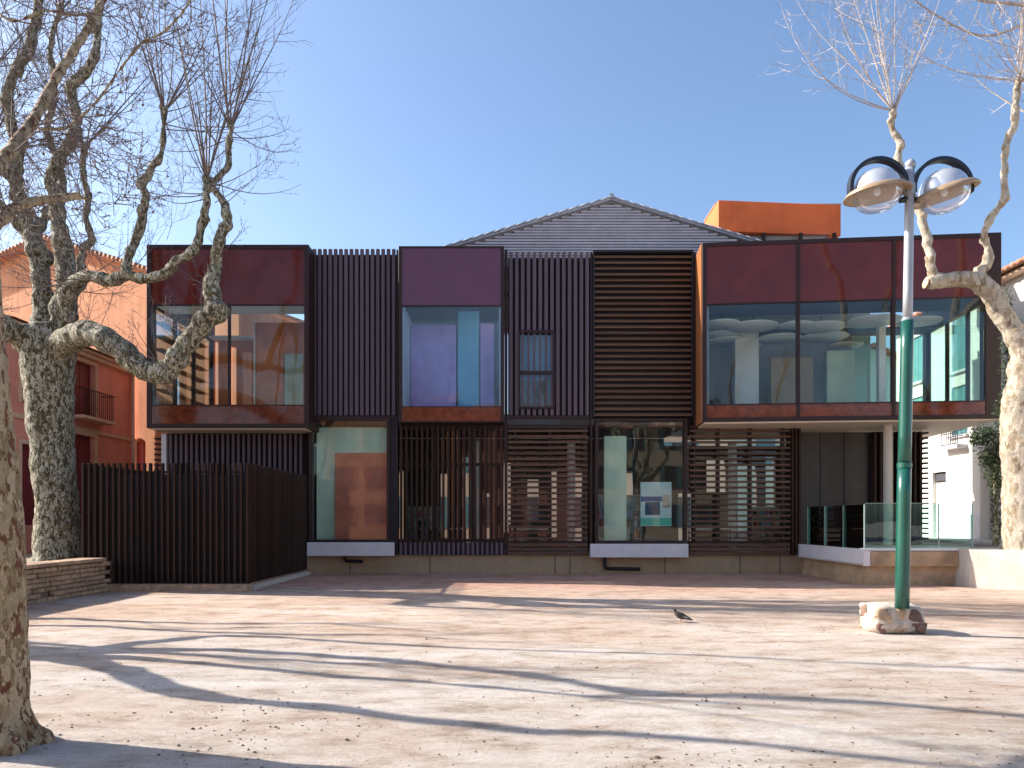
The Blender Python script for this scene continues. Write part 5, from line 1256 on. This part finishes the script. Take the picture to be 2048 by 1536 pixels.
for (ox_, oz_, w_, h_, mm_) in ((.20, .22, .13, .15, 'dark'), (.08, .12, .08, .09, 'tan'), (-.01, .28, .11, .08, 'tan'), (-.15, .20, .10, .12, 'tan'), (-.27, .09, .09, .08, 'dark'), (.31, .09, .07, .09, 'dark'), (-.27, .30, .09, .08, 'tan'), (-.04, .07, .09, .06, 'tan')):
    lump('stone', (fx + ox_, fy - .275, oz_), w_, .045, h_, r_.random() * 20, M['rubble_' + mm_], foot, 2, .55)
for (oy_, oz_, w_, h_, mm_) in ((-.15, .15, .12, .11, 'tan'), (.08, .27, .12, .09, 'dark'), (.12, .1, .11, .08, 'tan')):
    for sx in (-1, 1): lump('stone', (fx + sx * .335, fy + oy_, oz_), .04, w_, h_, r_.random() * 20, M['rubble_' + mm_], foot, 2, .5)

# ------------------------------------------------------------------ pigeon
pg = gnd(1362, 1246)
bird = thing('pigeon', 'dark pigeon standing on the sand left of the lamp', 'bird', pg, rz=R(160))
def skin_body(name, pts, rads, edges, m, par, lev=2):
    me = bpy.data.meshes.new(name); me.from_pydata(pts, edges, []); me.materials.append(m)
    o = link(name, me, par); sk = o.modifiers.new('skin', 'SKIN'); sk.use_smooth_shade = True
    for v, r in zip(me.skin_vertices[0].data, rads): v.radius = r
    me.skin_vertices[0].data[0].use_root = True
    ss = o.modifiers.new('sub', 'SUBSURF'); ss.levels = ss.render_levels = lev
    return o
skin_body('body', [(0, 0, .12), (.05, 0, .135), (.085, 0, .17), (.10, 0, .205), (.112, 0, .228), (-.06, 0, .10), (-.12, 0, .075), (-.19, 0, .055), (.0, .02, .07), (.0, -.02, .07)],
          [(.055, .062), (.05, .055), (.03, .032), (.022, .024), (.022, .022), (.05, .045), (.034, .022), (.03, .008), (.012, .012), (.012, .012)],
          [(0, 1), (1, 2), (2, 3), (3, 4), (0, 5), (5, 6), (6, 7), (0, 8), (0, 9)], M['pigeon'], bird)
V, Fc = [], []; tube(V, Fc, [(.128, 0, .228), (.16, 0, .220)], [.008, .002], 6); mesh('beak', V, Fc, M['intdark'], bird, local=True)
for sy in (-1, 1):
    V, Fc = [], []; tube(V, Fc, [(.0, sy * .022, .07), (.005, sy * .022, .005)], [.006, .005], 6)
    for a in (-.5, 0, .5): tube(V, Fc, [(.005, sy * .022, .006), (.005 + .04 * math.cos(a), sy * .022 + .04 * math.sin(a), .003)], [.005, .003], 5)
    mesh('leg', V, Fc, M['red_panel'], bird, local=True)
    V = [(.05, sy * .055, .15), (.02, sy * .066, .10), (-.06, sy * .058, .085), (-.15, sy * .03, .078), (-.08, sy * .045, .125), (0, sy * .05, .16)]
    V += [(x, y * .8, z) for x, y, z in V]
    mesh('wing', V, [(0, 1, 2, 3, 4, 5), (11, 10, 9, 8, 7, 6)] + [(k, (k + 1) % 6, 6 + (k + 1) % 6, 6 + k) for k in range(6)], M['pigeon'], bird, smooth=True, local=True)
